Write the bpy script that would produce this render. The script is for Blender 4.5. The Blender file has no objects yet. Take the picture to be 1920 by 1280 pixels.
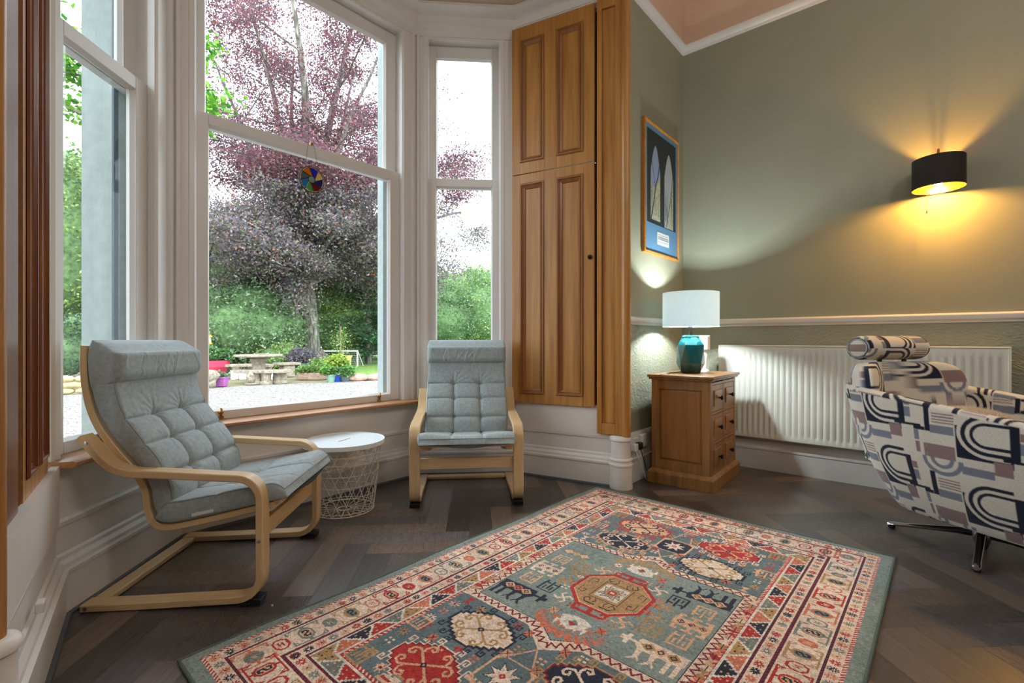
import bpy, bmesh, math, random
import numpy as np
from mathutils import Vector, Matrix

random.seed(7)
RNG = np.random.default_rng(11)
C = bpy.context.scene.collection
PI = math.pi


# ------------------------------------------------------------------ colours
def lin(c):
    c = c / 255.0
    return c / 12.92 if c <= 0.04045 else ((c + 0.055) / 1.055) ** 2.4


def rgb(r, g, b):
    return (lin(r), lin(g), lin(b), 1.0)


# ------------------------------------------------------------------ materials
def new_mat(name):
    m = bpy.data.materials.new(name)
    m.use_nodes = True
    nt = m.node_tree
    for n in list(nt.nodes):
        nt.nodes.remove(n)
    out = nt.nodes.new('ShaderNodeOutputMaterial')
    b = nt.nodes.new('ShaderNodeBsdfPrincipled')
    nt.links.new(b.outputs[0], out.inputs[0])
    return m, nt, b, out


def N(nt, kind, **kw):
    n = nt.nodes.new(kind)
    for k, v in kw.items():
        if k.startswith('i_'):
            key = k[2:]
            key = int(key) if key.isdigit() else key.replace('_', ' ')
            n.inputs[key].default_value = v
        else:
            setattr(n, k, v)
    return n


def ramp(nt, fac, stops):
    r = nt.nodes.new('ShaderNodeValToRGB')
    e = r.color_ramp.elements
    while len(e) < len(stops):
        e.new(0.5)
    for k, (p, c) in enumerate(stops):
        e[k].position = p
        e[k].color = c
    nt.links.new(fac, r.inputs[0])
    return r


def coords(nt, kind='Object', scale=(1, 1, 1), rot=(0, 0, 0)):
    tc = nt.nodes.new('ShaderNodeTexCoord')
    mp = nt.nodes.new('ShaderNodeMapping')
    mp.inputs['Scale'].default_value = scale
    mp.inputs['Rotation'].default_value = rot
    nt.links.new(tc.outputs[kind], mp.inputs[0])
    return mp.outputs[0]


def bump(nt, b, h, strength=0.3, dist=0.01):
    n = N(nt, 'ShaderNodeBump')
    n.inputs['Strength'].default_value = strength
    n.inputs['Distance'].default_value = dist
    nt.links.new(h, n.inputs['Height'])
    nt.links.new(n.outputs[0], b.inputs['Normal'])
    return n


def plain(name, col, rough=0.5, metal=0.0, noise=0.0, nscale=40, bmp=0.0, bscale=200, spec=0.5, coat=0.0):
    m, nt, b, out = new_mat(name)
    b.inputs['Base Color'].default_value = col
    b.inputs['Roughness'].default_value = rough
    b.inputs['Metallic'].default_value = metal
    b.inputs['Specular IOR Level'].default_value = spec
    b.inputs['Coat Weight'].default_value = coat
    if noise:
        v = coords(nt)
        t = N(nt, 'ShaderNodeTexNoise', i_Scale=nscale, i_Detail=5.0)
        nt.links.new(v, t.inputs['Vector'])
        lo = tuple(max(0, x * (1 - noise)) for x in col[:3]) + (1,)
        hi = tuple(min(1, x * (1 + noise)) for x in col[:3]) + (1,)
        r = ramp(nt, t.outputs['Fac'], [(0.3, lo), (0.7, hi)])
        nt.links.new(r.outputs[0], b.inputs['Base Color'])
    if bmp:
        v = coords(nt)
        t = N(nt, 'ShaderNodeTexNoise', i_Scale=bscale, i_Detail=3.0)
        nt.links.new(v, t.inputs['Vector'])
        bump(nt, b, t.outputs['Fac'], bmp, 0.004)
    return m


def wood(name, c1, c2, scale=(30, 30, 1.6), rough=0.42, kind='Object', dark=None, bmp=0.12, coat=0.15, spec=0.5):
    m, nt, b, out = new_mat(name)
    v = coords(nt, kind, scale)
    t = N(nt, 'ShaderNodeTexNoise', i_Scale=1.0, i_Detail=6.0, i_Roughness=0.6, i_Distortion=0.4)
    nt.links.new(v, t.inputs['Vector'])
    st = [(0.28, c1), (0.72, c2)]
    if dark:
        st = [(0.22, dark), (0.42, c1), (0.72, c2)]
    r = ramp(nt, t.outputs['Fac'], st)
    v2 = coords(nt, kind, tuple(s * 7 for s in scale[:2]) + (scale[2] * 3,)) if kind == 'Object' else coords(nt, kind, (scale[0] * 3, scale[1] * 7, 1))
    t2 = N(nt, 'ShaderNodeTexNoise', i_Scale=1.0, i_Detail=3.0)
    nt.links.new(v2, t2.inputs['Vector'])
    mx = N(nt, 'ShaderNodeMix', data_type='RGBA', blend_type='MULTIPLY')
    mx.inputs[0].default_value = 0.35
    nt.links.new(r.outputs[0], mx.inputs[6])
    r2 = ramp(nt, t2.outputs['Fac'], [(0.3, (0.55, 0.5, 0.45, 1)), (0.65, (1, 1, 1, 1))])
    nt.links.new(r2.outputs[0], mx.inputs[7])
    nt.links.new(mx.outputs[2], b.inputs['Base Color'])
    b.inputs['Roughness'].default_value = rough
    b.inputs['Coat Weight'].default_value = coat
    b.inputs['Coat Roughness'].default_value = 0.3
    b.inputs['Specular IOR Level'].default_value = spec
    bump(nt, b, t2.outputs['Fac'], bmp, 0.002)
    return m


def attr_mat(name, rough=0.9, fuzz=0.0, bscale=900, bstr=0.4, sheen=0.0, spec=0.2, bdist=0.003):
    m, nt, b, out = new_mat(name)
    a = N(nt, 'ShaderNodeAttribute', attribute_name='col')
    v = coords(nt)
    t = N(nt, 'ShaderNodeTexNoise', i_Scale=bscale, i_Detail=3.0)
    nt.links.new(v, t.inputs['Vector'])
    if fuzz:
        mx = N(nt, 'ShaderNodeMix', data_type='RGBA', blend_type='MULTIPLY')
        mx.inputs[0].default_value = 1.0
        r = ramp(nt, t.outputs['Fac'], [(0.3, (1 - fuzz,) * 3 + (1,)), (0.7, (1 + fuzz * 0.5,) * 3 + (1,))])
        nt.links.new(a.outputs['Color'], mx.inputs[6])
        nt.links.new(r.outputs[0], mx.inputs[7])
        nt.links.new(mx.outputs[2], b.inputs['Base Color'])
    else:
        nt.links.new(a.outputs['Color'], b.inputs['Base Color'])
    b.inputs['Roughness'].default_value = rough
    b.inputs['Sheen Weight'].default_value = sheen
    b.inputs['Specular IOR Level'].default_value = spec
    bump(nt, b, t.outputs['Fac'], bstr, bdist)
    return m


def leaf_mat(name):
    m, nt, b, out = new_mat(name)
    nt.nodes.remove(b)
    a = N(nt, 'ShaderNodeAttribute', attribute_name='col')
    d = N(nt, 'ShaderNodeBsdfDiffuse')
    t = N(nt, 'ShaderNodeBsdfTranslucent')
    g = N(nt, 'ShaderNodeBsdfGlossy')
    g.inputs['Roughness'].default_value = 0.45
    g.inputs['Color'].default_value = (1, 1, 1, 1)
    mx = N(nt, 'ShaderNodeMixShader')
    mx.inputs[0].default_value = 0.4
    mg = N(nt, 'ShaderNodeMixShader')
    mg.inputs[0].default_value = 0.02
    nt.links.new(a.outputs['Color'], d.inputs[0])
    nt.links.new(a.outputs['Color'], t.inputs[0])
    nt.links.new(d.outputs[0], mx.inputs[1])
    nt.links.new(t.outputs[0], mx.inputs[2])
    nt.links.new(mx.outputs[0], mg.inputs[1])
    nt.links.new(g.outputs[0], mg.inputs[2])
    nt.links.new(mg.outputs[0], out.inputs[0])
    return m


def glass_mat(name, tint=(0.96, 0.985, 0.98, 1), refl=0.9):
    m, nt, b, out = new_mat(name)
    nt.nodes.remove(b)
    tr = N(nt, 'ShaderNodeBsdfTransparent')
    tr.inputs[0].default_value = tint
    gl = N(nt, 'ShaderNodeBsdfGlossy')
    gl.inputs['Roughness'].default_value = 0.0
    gl.inputs['Color'].default_value = (refl, refl, refl, 1)
    fr = N(nt, 'ShaderNodeFresnel', i_IOR=1.5)
    mx = N(nt, 'ShaderNodeMixShader')
    nt.links.new(fr.outputs[0], mx.inputs[0])
    nt.links.new(tr.outputs[0], mx.inputs[1])
    nt.links.new(gl.outputs[0], mx.inputs[2])
    nt.links.new(mx.outputs[0], out.inputs[0])
    return m


def stained(name, col):
    m, nt, b, out = new_mat(name)
    nt.nodes.remove(b)
    tr = N(nt, 'ShaderNodeBsdfTransparent')
    tr.inputs[0].default_value = col
    gl = N(nt, 'ShaderNodeBsdfPrincipled')
    gl.inputs['Base Color'].default_value = col
    gl.inputs['Roughness'].default_value = 0.15
    mx = N(nt, 'ShaderNodeMixShader')
    mx.inputs[0].default_value = 0.45
    nt.links.new(tr.outputs[0], mx.inputs[1])
    nt.links.new(gl.outputs[0], mx.inputs[2])
    nt.links.new(mx.outputs[0], out.inputs[0])
    return m


def emit(name, col, s):
    m, nt, b, out = new_mat(name)
    nt.nodes.remove(b)
    e = N(nt, 'ShaderNodeEmission')
    e.inputs[0].default_value = col
    e.inputs[1].default_value = s
    nt.links.new(e.outputs[0], out.inputs[0])
    return m


# ------------------------------------------------------------------ mesh builder
class MB:
    def __init__(self):
        self.v = []
        self.f = []
        self.mi = []
        self.uv = {}

    def add(self, vs, fs, mi=0, uvs=None):
        o = len(self.v)
        self.v += [tuple(p) for p in vs]
        for k, f in enumerate(fs):
            if uvs is not None:
                self.uv[len(self.f)] = [uvs[i] for i in f]
            self.f.append([i + o for i in f])
            self.mi.append(mi)
        return self

    def box(self, x0, x1, y0, y1, z0, z1, mi=0):
        vs = [(x, y, z) for z in (z0, z1) for y in (y0, y1) for x in (x0, x1)]
        return self.add(vs, [(0, 2, 3, 1), (4, 5, 7, 6), (0, 1, 5, 4), (2, 6, 7, 3), (0, 4, 6, 2), (1, 3, 7, 5)], mi)

    def hexa(self, lo, hi, mi=0):
        """lo, hi: 4 points each, counter-clockwise seen from above"""
        return self.add(list(lo) + list(hi), [(3, 2, 1, 0), (4, 5, 6, 7), (0, 1, 5, 4), (1, 2, 6, 5), (2, 3, 7, 6), (3, 0, 4, 7)], mi)

    def prism(self, poly, z0, z1, mi=0, axis='z'):
        n = len(poly)

        def P(a, b, c):
            return (a, b, c) if axis == 'z' else ((a, c, b) if axis == 'y' else (c, a, b))
        vs = [P(a, b, z0) for a, b in poly] + [P(a, b, z1) for a, b in poly]
        fs = [tuple(range(n - 1, -1, -1)), tuple(range(n, 2 * n))]
        fs += [(i, (i + 1) % n, n + (i + 1) % n, n + i) for i in range(n)]
        return self.add(vs, fs, mi)

    def tube(self, path, r, seg=8, mi=0, cap=True, closed=False):
        pts = [Vector(p) for p in path]
        n = len(pts)
        rs = r if hasattr(r, '__len__') else [r] * n
        vs, fs = [], []
        up = Vector((0.13, 0.21, 1)).normalized()
        prev = None
        for i in range(n):
            if closed:
                d = pts[(i + 1) % n] - pts[(i - 1) % n]
            else:
                d = pts[min(i + 1, n - 1)] - pts[max(i - 1, 0)]
            d = d.normalized() if d.length > 1e-9 else Vector((0, 0, 1))
            if prev is None:
                a = d.cross(up)
                if a.length < 1e-3:
                    a = d.cross(Vector((1, 0, 0)))
            else:
                a = prev - d * prev.dot(d)
            a.normalize()
            prev = a
            b = d.cross(a)
            for k in range(seg):
                t = 2 * PI * k / seg
                vs.append(pts[i] + (a * math.cos(t) + b * math.sin(t)) * rs[i])
        m = n if closed else n - 1
        for i in range(m):
            j = (i + 1) % n
            for k in range(seg):
                l = (k + 1) % seg
                fs.append((i * seg + k, i * seg + l, j * seg + l, j * seg + k))
        if cap and not closed:
            fs.append(tuple(range(seg - 1, -1, -1)))
            fs.append(tuple(range((n - 1) * seg, n * seg)))
        return self.add(vs, fs, mi)

    def lathe(self, prof, c=(0, 0, 0), seg=32, mi=0, axis='z', cap=True, sx=1.0, sy=1.0):
        vs, fs = [], []
        n = len(prof)
        for (r, z) in prof:
            for k in range(seg):
                t = 2 * PI * k / seg
                a, b = r * math.cos(t) * sx, r * math.sin(t) * sy
                p = (a, b, z) if axis == 'z' else ((a, z, b) if axis == 'y' else (z, a, b))
                vs.append((c[0] + p[0], c[1] + p[1], c[2] + p[2]))
        for i in range(n - 1):
            for k in range(seg):
                l = (k + 1) % seg
                fs.append((i * seg + k, i * seg + l, (i + 1) * seg + l, (i + 1) * seg + k))
        if cap:
            fs.append(tuple(range(seg - 1, -1, -1)))
            fs.append(tuple(range((n - 1) * seg, n * seg)))
        return self.add(vs, fs, mi)

    def ball(self, c, r, seg=16, rings=10, mi=0, s=(1, 1, 1)):
        prof = [(max(1e-4, r * math.sin(PI * i / rings)), -r * math.cos(PI * i / rings)) for i in range(rings + 1)]
        o = len(self.v)
        self.lathe(prof, (0, 0, 0), seg, mi)
        for i in range(o, len(self.v)):
            p = self.v[i]
            self.v[i] = (c[0] + p[0] * s[0], c[1] + p[1] * s[1], c[2] + p[2] * s[2])
        return self

    def build(self, name, mats, parent=None, smooth=True, bevel=0.0, bseg=2, loc=None, angle=40, recalc=True):
        me = bpy.data.meshes.new(name)
        me.from_pydata(self.v, [], self.f)
        if self.uv:
            ul = me.uv_layers.new(name='UVMap')
            for p in me.polygons:
                u = self.uv.get(p.index)
                if u:
                    for li, q in zip(p.loop_indices, u):
                        ul.data[li].uv = q
        if not isinstance(mats, (list, tuple)):
            mats = [mats]
        for m in mats:
            me.materials.append(m)
        if len(mats) > 1:
            me.polygons.foreach_set('material_index', self.mi)
        if recalc:
            bm = bmesh.new()
            bm.from_mesh(me)
            bmesh.ops.recalc_face_normals(bm, faces=bm.faces)
            bm.to_mesh(me)
            bm.free()
        o = bpy.data.objects.new(name, me)
        C.objects.link(o)
        if parent is not None:
            o.parent = parent
        if loc is not None:
            o.location = loc
        if smooth:
            me.polygons.foreach_set('use_smooth', [True] * len(me.polygons))
            try:
                me.set_sharp_from_angle(angle=math.radians(angle))
            except Exception:
                pass
        if bevel:
            bv = o.modifiers.new('bevel', 'BEVEL')
            bv.width = bevel
            bv.segments = bseg
            bv.limit_method = 'ANGLE'
            bv.angle_limit = math.radians(40)
            bv.harden_normals = False
        me.update()
        return o


def np_mesh(name, verts, quads, mat, parent=None, vcol=None, fcol=None, smooth=True, loc=None):
    verts = np.asarray(verts, np.float32)
    quads = np.asarray(quads, np.int32)
    k = quads.shape[1]
    me = bpy.data.meshes.new(name)
    me.vertices.add(len(verts))
    me.vertices.foreach_set('co', verts.ravel())
    me.loops.add(quads.size)
    me.loops.foreach_set('vertex_index', quads.ravel())
    me.polygons.add(len(quads))
    me.polygons.foreach_set('loop_start', np.arange(0, quads.size, k, dtype=np.int32))
    me.update(calc_edges=True)
    if vcol is not None:
        a = me.color_attributes.new('col', 'FLOAT_COLOR', 'POINT')
        a.data.foreach_set('color', np.c_[vcol, np.ones(len(vcol))].astype(np.float32).ravel())
    if fcol is not None:
        a = me.color_attributes.new('col', 'FLOAT_COLOR', 'CORNER')
        cc = np.repeat(np.c_[fcol, np.ones(len(fcol))].astype(np.float32), k, axis=0)
        a.data.foreach_set('color', cc.ravel())
    me.materials.append(mat)
    if smooth:
        me.polygons.foreach_set('use_smooth', np.ones(len(quads), bool))
    o = bpy.data.objects.new(name, me)
    C.objects.link(o)
    if parent is not None:
        o.parent = parent
    if loc is not None:
        o.location = loc
    me.validate()
    me.update()
    return o


def grid_quads(n, m, wrap_m=False):
    i, j = np.meshgrid(np.arange(n - 1), np.arange(m if wrap_m else m - 1), indexing='ij')
    j2 = (j + 1) % m
    return np.stack([i * m + j, (i + 1) * m + j, (i + 1) * m + j2, i * m + j2], -1).reshape(-1, 4)


# ------------------------------------------------------------------ scene tree helpers
def tag(o, label, cat, group=None, kind=None):
    o['label'] = label
    o['category'] = cat
    if group:
        o['group'] = group
    if kind:
        o['kind'] = kind
    return o


def thing(name, label, cat, loc=(0, 0, 0), rz=0.0, group=None):
    o = bpy.data.objects.new(name, None)
    o.empty_display_size = 0.1
    C.objects.link(o)
    o.location = loc
    o.rotation_euler = (0, 0, rz)
    return tag(o, label, cat, group)


def struct_empty(name, label, cat, loc=(0, 0, 0), rz=0.0):
    o = thing(name, label, cat, loc, rz)
    o['kind'] = 'structure'
    return o


def struct(o, label, cat):
    return tag(o, label, cat, kind='structure')


def kids(o):
    return [c for c in bpy.data.objects if c.parent is o]


def copy_tree(o, parent=None):
    c = o.copy()
    C.objects.link(c)
    if parent is not None:
        c.parent = parent
    for ch in kids(o):
        copy_tree(ch, c)
    return c


def catmull(pts, n=12, closed=False):
    pts = [np.array(p, float) for p in pts]
    out = []
    m = len(pts)
    rng = range(m) if closed else range(m - 1)
    for i in rng:
        if closed:
            p0, p1, p2, p3 = pts[(i - 1) % m], pts[i], pts[(i + 1) % m], pts[(i + 2) % m]
        else:
            p0, p1, p2, p3 = pts[max(i - 1, 0)], pts[i], pts[i + 1], pts[min(i + 2, m - 1)]
        for k in range(n):
            t = k / n
            out.append(0.5 * ((2 * p1) + (-p0 + p2) * t + (2 * p0 - 5 * p1 + 4 * p2 - p3) * t * t + (-p0 + 3 * p1 - 3 * p2 + p3) * t ** 3))
    if not closed:
        out.append(pts[-1])
    return [tuple(p) for p in out]


def resample(pts, n):
    p = np.array(pts, float)
    d = np.r_[0, np.cumsum(np.linalg.norm(np.diff(p, axis=0), axis=1))]
    t = np.linspace(0, d[-1], n)
    return np.stack([np.interp(t, d, p[:, k]) for k in range(p.shape[1])], 1), d[-1]


def fillet(pts, radii, n=8):
    """round the inner corners of a polyline (2-D tuples)"""
    out = [pts[0]]
    for i in range(1, len(pts) - 1):
        p, a, b = Vector(pts[i]), Vector(pts[i - 1]), Vector(pts[i + 1])
        r = radii[i - 1]
        if r <= 0:
            out.append(tuple(p))
            continue
        u, w = (a - p).normalized(), (b - p).normalized()
        ang = u.angle(w)
        d = min(r / math.tan(ang / 2), (a - p).length * 0.49, (b - p).length * 0.49)
        rr = d * math.tan(ang / 2)
        c = p + (u + w).normalized() * (rr / math.sin(ang / 2))
        s, e = p + u * d, p + w * d
        v0, v1 = s - c, e - c
        tot = v0.angle(v1)
        sg = 1 if (v0.x * v1.y - v0.y * v1.x) > 0 else -1
        for k in range(n + 1):
            t = sg * tot * k / n
            out.append((c.x + v0.x * math.cos(t) - v0.y * math.sin(t), c.y + v0.x * math.sin(t) + v0.y * math.cos(t)))
    out.append(pts[-1])
    return out


# ------------------------------------------------------------------ raster of woven colours (metric)
class Canvas:
    def __init__(self, x0, x1, y0, y1, cell, col):
        self.x0, self.y0, self.cell = x0, y0, cell
        self.nx, self.ny = int(round((x1 - x0) / cell)), int(round((y1 - y0) / cell))
        self.a = np.zeros((self.nx, self.ny, 3), np.float32)
        self.a[:] = col[:3]
        self.xs = x0 + (np.arange(self.nx) + 0.5) * cell
        self.ys = y0 + (np.arange(self.ny) + 0.5) * cell
        self.T = lambda x, y: (x, y)

    def win(self, xa, xb, ya, yb):
        i0 = max(0, int((xa - self.x0) / self.cell) - 1)
        i1 = min(self.nx, int((xb - self.x0) / self.cell) + 2)
        j0 = max(0, int((ya - self.y0) / self.cell) - 1)
        j1 = min(self.ny, int((yb - self.y0) / self.cell) + 2)
        return i0, i1, j0, j1

    def poly(self, pts, col):
        P = [self.T(*p) for p in pts]
        xs, ys = [p[0] for p in P], [p[1] for p in P]
        i0, i1, j0, j1 = self.win(min(xs), max(xs), min(ys), max(ys))
        if i1 <= i0 or j1 <= j0:
            return
        X, Y = np.meshgrid(self.xs[i0:i1], self.ys[j0:j1], indexing='ij')
        ins = np.zeros(X.shape, bool)
        n = len(P)
        for k in range(n):
            (xa, ya), (xb, yb) = P[k], P[(k + 1) % n]
            if ya == yb:
                continue
            c = ((ya > Y) != (yb > Y)) & (X < (xb - xa) * (Y - ya) / (yb - ya) + xa)
            ins ^= c
        self.a[i0:i1, j0:j1][ins] = col[:3]

    def rect(self, xa, xb, ya, yb, col):
        self.poly([(xa, ya), (xb, ya), (xb, yb), (xa, yb)], col)

    def line(self, pts, w, col, closed=False):
        P = list(pts) + ([pts[0]] if closed else [])
        P = [self.T(*p) for p in P]
        h = w / 2
        for (xa, ya), (xb, yb) in zip(P[:-1], P[1:]):
            i0, i1, j0, j1 = self.win(min(xa, xb) - h, max(xa, xb) + h, min(ya, yb) - h, max(ya, yb) + h)
            if i1 <= i0 or j1 <= j0:
                continue
            X, Y = np.meshgrid(self.xs[i0:i1], self.ys[j0:j1], indexing='ij')
            dx, dy = xb - xa, yb - ya
            L2 = dx * dx + dy * dy + 1e-12
            t = np.clip(((X - xa) * dx + (Y - ya) * dy) / L2, 0, 1)
            d = np.hypot(X - xa - t * dx, Y - ya - t * dy)
            self.a[i0:i1, j0:j1][d <= h] = col[:3]

    def ring(self, cx, cy, r0, r1, col, a0=None, a1=None):
        i0, i1, j0, j1 = self.win(cx - r1, cx + r1, cy - r1, cy + r1)
        if i1 <= i0 or j1 <= j0:
            return
        X, Y = np.meshgrid(self.xs[i0:i1] - cx, self.ys[j0:j1] - cy, indexing='ij')
        d = np.hypot(X, Y)
        m = (d >= r0) & (d <= r1)
        if a0 is not None:
            t = np.degrees(np.arctan2(Y, X)) % 360
            m &= ((t - a0) % 360) <= ((a1 - a0) % 360)
        self.a[i0:i1, j0:j1][m] = col[:3]
SKY, LAMP_W, SCONCE_W, FILL_W, EXPO = 4.2, 68, 54, 36, 0.5
# ------------------------------------------------------------------ shared materials
M = {}
M['white'] = plain('white_gloss_paint', rgb(222, 217, 212), 0.38, noise=0.03, nscale=6, bmp=0.05, bscale=60)
M['sash'] = plain('white_sash_paint', rgb(224, 220, 216), 0.33, bmp=0.03, bscale=60)
M['panelwhite'] = plain('white_wall_paint', rgb(222, 215, 208), 0.5, noise=0.03, nscale=3)
M['green'] = plain('sage_green_paint', rgb(147, 145, 124), 0.62, noise=0.03, nscale=3, bmp=0.06, bscale=350, spec=0.4)
M['beige'] = plain('beige_paint', rgb(214, 184, 162), 0.75, noise=0.02, nscale=3)
M['soffit'] = plain('soffit_beige_paint', rgb(196, 176, 150), 0.8)
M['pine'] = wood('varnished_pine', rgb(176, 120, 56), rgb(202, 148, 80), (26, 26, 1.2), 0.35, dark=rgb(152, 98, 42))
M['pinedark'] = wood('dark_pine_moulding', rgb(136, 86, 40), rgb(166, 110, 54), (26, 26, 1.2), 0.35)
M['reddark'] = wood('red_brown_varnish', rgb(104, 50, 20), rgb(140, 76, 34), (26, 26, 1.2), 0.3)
M['gap'] = plain('dark_gap', rgb(30, 22, 16), 0.9)
M['sill'] = wood('sill_timber', rgb(168, 116, 74), rgb(194, 142, 98), (3, 30, 30), 0.35)
M['birch'] = wood('birch_veneer', rgb(208, 174, 126), rgb(228, 198, 154), (3, 40, 1), 0.4, kind='UV', bmp=0.05)
M['oak'] = wood('honey_oak', rgb(132, 90, 44), rgb(164, 118, 64), (22, 22, 1.6), 0.36, dark=rgb(110, 70, 36))
M['oakdark'] = wood('darker_oak', rgb(136, 88, 40), rgb(164, 112, 56), (22, 22, 1.6), 0.4)  # second oak tone for the side panel and middle drawers
M['bronze'] = plain('dark_bronze', rgb(52, 42, 34), 0.35, 0.8)
M['brass'] = plain('brass', rgb(176, 136, 72), 0.25, 1.0)
M['chrome'] = plain('chrome', rgb(200, 200, 205), 0.12, 1.0)
M['steel'] = plain('screw_steel', rgb(190, 190, 185), 0.3, 1.0)
M['black'] = plain('black_plastic', rgb(22, 22, 24), 0.4)
M['radiator'] = plain('radiator_enamel', rgb(226, 224, 214), 0.35)
M['plastic'] = plain('white_plastic', rgb(235, 233, 228), 0.35)
M['wire'] = plain('white_powder_coat', rgb(222, 214, 198), 0.45)
M['tray'] = plain('tray_white', rgb(226, 234, 238), 0.4)
M['strip'] = plain('grey_floor_strip', rgb(82, 84, 92), 0.45)
M['glass'] = glass_mat('window_glass')


def fabric_mat(name, c1, c2, scale=900):
    m, nt, b, out = new_mat(name)
    v = coords(nt)
    t = N(nt, 'ShaderNodeTexNoise', i_Scale=scale, i_Detail=2.0)
    nt.links.new(v, t.inputs['Vector'])
    t2 = N(nt, 'ShaderNodeTexNoise', i_Scale=60.0, i_Detail=4.0)
    nt.links.new(v, t2.inputs['Vector'])
    ad = N(nt, 'ShaderNodeMath', operation='MULTIPLY_ADD')
    ad.inputs[1].default_value = 0.35
    nt.links.new(t2.outputs['Fac'], ad.inputs[0])
    nt.links.new(t.outputs['Fac'], ad.inputs[2])
    r = ramp(nt, ad.outputs[0], [(0.45, c1), (0.9, c2)])
    nt.links.new(r.outputs[0], b.inputs['Base Color'])
    b.inputs['Roughness'].default_value = 0.92
    b.inputs['Specular IOR Level'].default_value = 0.2
    b.inputs['Sheen Weight'].default_value = 0.25
    bump(nt, b, t.outputs['Fac'], 0.35, 0.002)
    return m


M['fabric'] = fabric_mat('grey_woven_fabric', rgb(122, 132, 133), rgb(188, 200, 203))
M['piping'] = plain('grey_piping', rgb(142, 152, 154), .9)


def emboss_mat(name, col):
    m, nt, b, out = new_mat(name)
    b.inputs['Base Color'].default_value = col
    b.inputs['Roughness'].default_value = 0.55
    v = coords(nt)
    w = N(nt, 'ShaderNodeTexWave', wave_type='RINGS', i_Scale=14.0, i_Distortion=9.0, i_Detail=2.0)
    w.inputs['Detail Scale'].default_value = 2.2
    nt.links.new(v, w.inputs['Vector'])
    vo = N(nt, 'ShaderNodeTexVoronoi', feature='DISTANCE_TO_EDGE', i_Scale=13.0)
    nt.links.new(v, vo.inputs['Vector'])
    mm = N(nt, 'ShaderNodeMath', operation='MULTIPLY')
    nt.links.new(w.outputs['Fac'], mm.inputs[0])
    r = ramp(nt, vo.outputs[0], [(0.02, (0, 0, 0, 1)), (0.14, (1, 1, 1, 1))])
    nt.links.new(r.outputs[0], mm.inputs[1])
    bump(nt, b, mm.outputs[0], 0.45, 0.006)
    return m


M['emboss'] = emboss_mat('embossed_wallpaper', rgb(147, 145, 124))


def floor_mat():
    m, nt, b, out = new_mat('dark_oak_herringbone')
    uv = N(nt, 'ShaderNodeUVMap', uv_map='UVMap')
    a = N(nt, 'ShaderNodeAttribute', attribute_name='col')
    mp = N(nt, 'ShaderNodeMapping')
    mp.inputs['Scale'].default_value = (2.2, 26, 1)
    nt.links.new(uv.outputs[0], mp.inputs[0])
    t = N(nt, 'ShaderNodeTexNoise', i_Scale=1.0, i_Detail=5.0, i_Roughness=0.6, i_Distortion=1.2)
    nt.links.new(mp.outputs[0], t.inputs['Vector'])
    mp2 = N(nt, 'ShaderNodeMapping')
    mp2.inputs['Scale'].default_value = (5, 150, 1)
    nt.links.new(uv.outputs[0], mp2.inputs[0])
    t2 = N(nt, 'ShaderNodeTexNoise', i_Scale=1.0, i_Detail=3.0, i_Distortion=0.6)
    nt.links.new(mp2.outputs[0], t2.inputs['Vector'])
    wv = N(nt, 'ShaderNodeMapping')
    wv.inputs['Scale'].default_value = (1.4, 9, 1)
    nt.links.new(uv.outputs[0], wv.inputs[0])
    w = N(nt, 'ShaderNodeTexWave', wave_type='BANDS', bands_direction='Y', i_Scale=2.2, i_Distortion=7.0, i_Detail=1.5)
    w.inputs['Detail Scale'].default_value = 0.7
    nt.links.new(wv.outputs[0], w.inputs['Vector'])
    r = ramp(nt, t.outputs['Fac'], [(0.3, (0.55, 0.53, 0.53, 1)), (0.7, (1.35, 1.32, 1.28, 1))])
    rw = ramp(nt, w.outputs['Fac'], [(0.0, (0.55, 0.55, 0.55, 1)), (0.5, (1.14, 1.14, 1.14, 1))])
    mx = N(nt, 'ShaderNodeMix', data_type='RGBA', blend_type='MULTIPLY')
    mx.inputs[0].default_value = 1.0
    nt.links.new(a.outputs['Color'], mx.inputs[6])
    nt.links.new(r.outputs[0], mx.inputs[7])
    mx2 = N(nt, 'ShaderNodeMix', data_type='RGBA', blend_type='MULTIPLY')
    mx2.inputs[0].default_value = 0.8
    nt.links.new(mx.outputs[2], mx2.inputs[6])
    nt.links.new(rw.outputs[0], mx2.inputs[7])
    nt.links.new(mx2.outputs[2], b.inputs['Base Color'])
    b.inputs['Specular IOR Level'].default_value = .8
    b.inputs['Coat Weight'].default_value = .12
    b.inputs['Coat Roughness'].default_value = .25
    rr = ramp(nt, t2.outputs['Fac'], [(0.3, (0.26, 0.26, 0.26, 1)), (0.7, (0.40, 0.40, 0.40, 1))])
    nt.links.new(rr.outputs[0], b.inputs['Roughness'])
    ad = N(nt, 'ShaderNodeMath', operation='ADD')
    nt.links.new(t2.outputs['Fac'], ad.inputs[0])
    nt.links.new(w.outputs['Fac'], ad.inputs[1])
    bump(nt, b, ad.outputs[0], 0.22, 0.0015)
    return m


M['floor'] = floor_mat()
# ------------------------------------------------------------------ room shell
S0 = (0.268, 2.365)
S1 = (0.757, 2.87)
S2 = (2.247, 2.87)
S3 = (2.765, 2.36)
BL = (0.085, 1.535)
BR = (2.955, 1.535)
XR = 4.13      # right wall face
YA = 1.62      # wall that holds the bay
CEIL = 4.15
X_L, Y_B = -2.6, -3.8
path = [BL, S0, S1, S2, S3, BR]
OUT = []
for k in range(len(path) - 1):
    dx, dy = path[k + 1][0] - path[k][0], path[k + 1][1] - path[k][1]
    L = math.hypot(dx, dy)
    OUT.append((-dy / L, dx / L))        # outward normals (away from the room)


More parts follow.
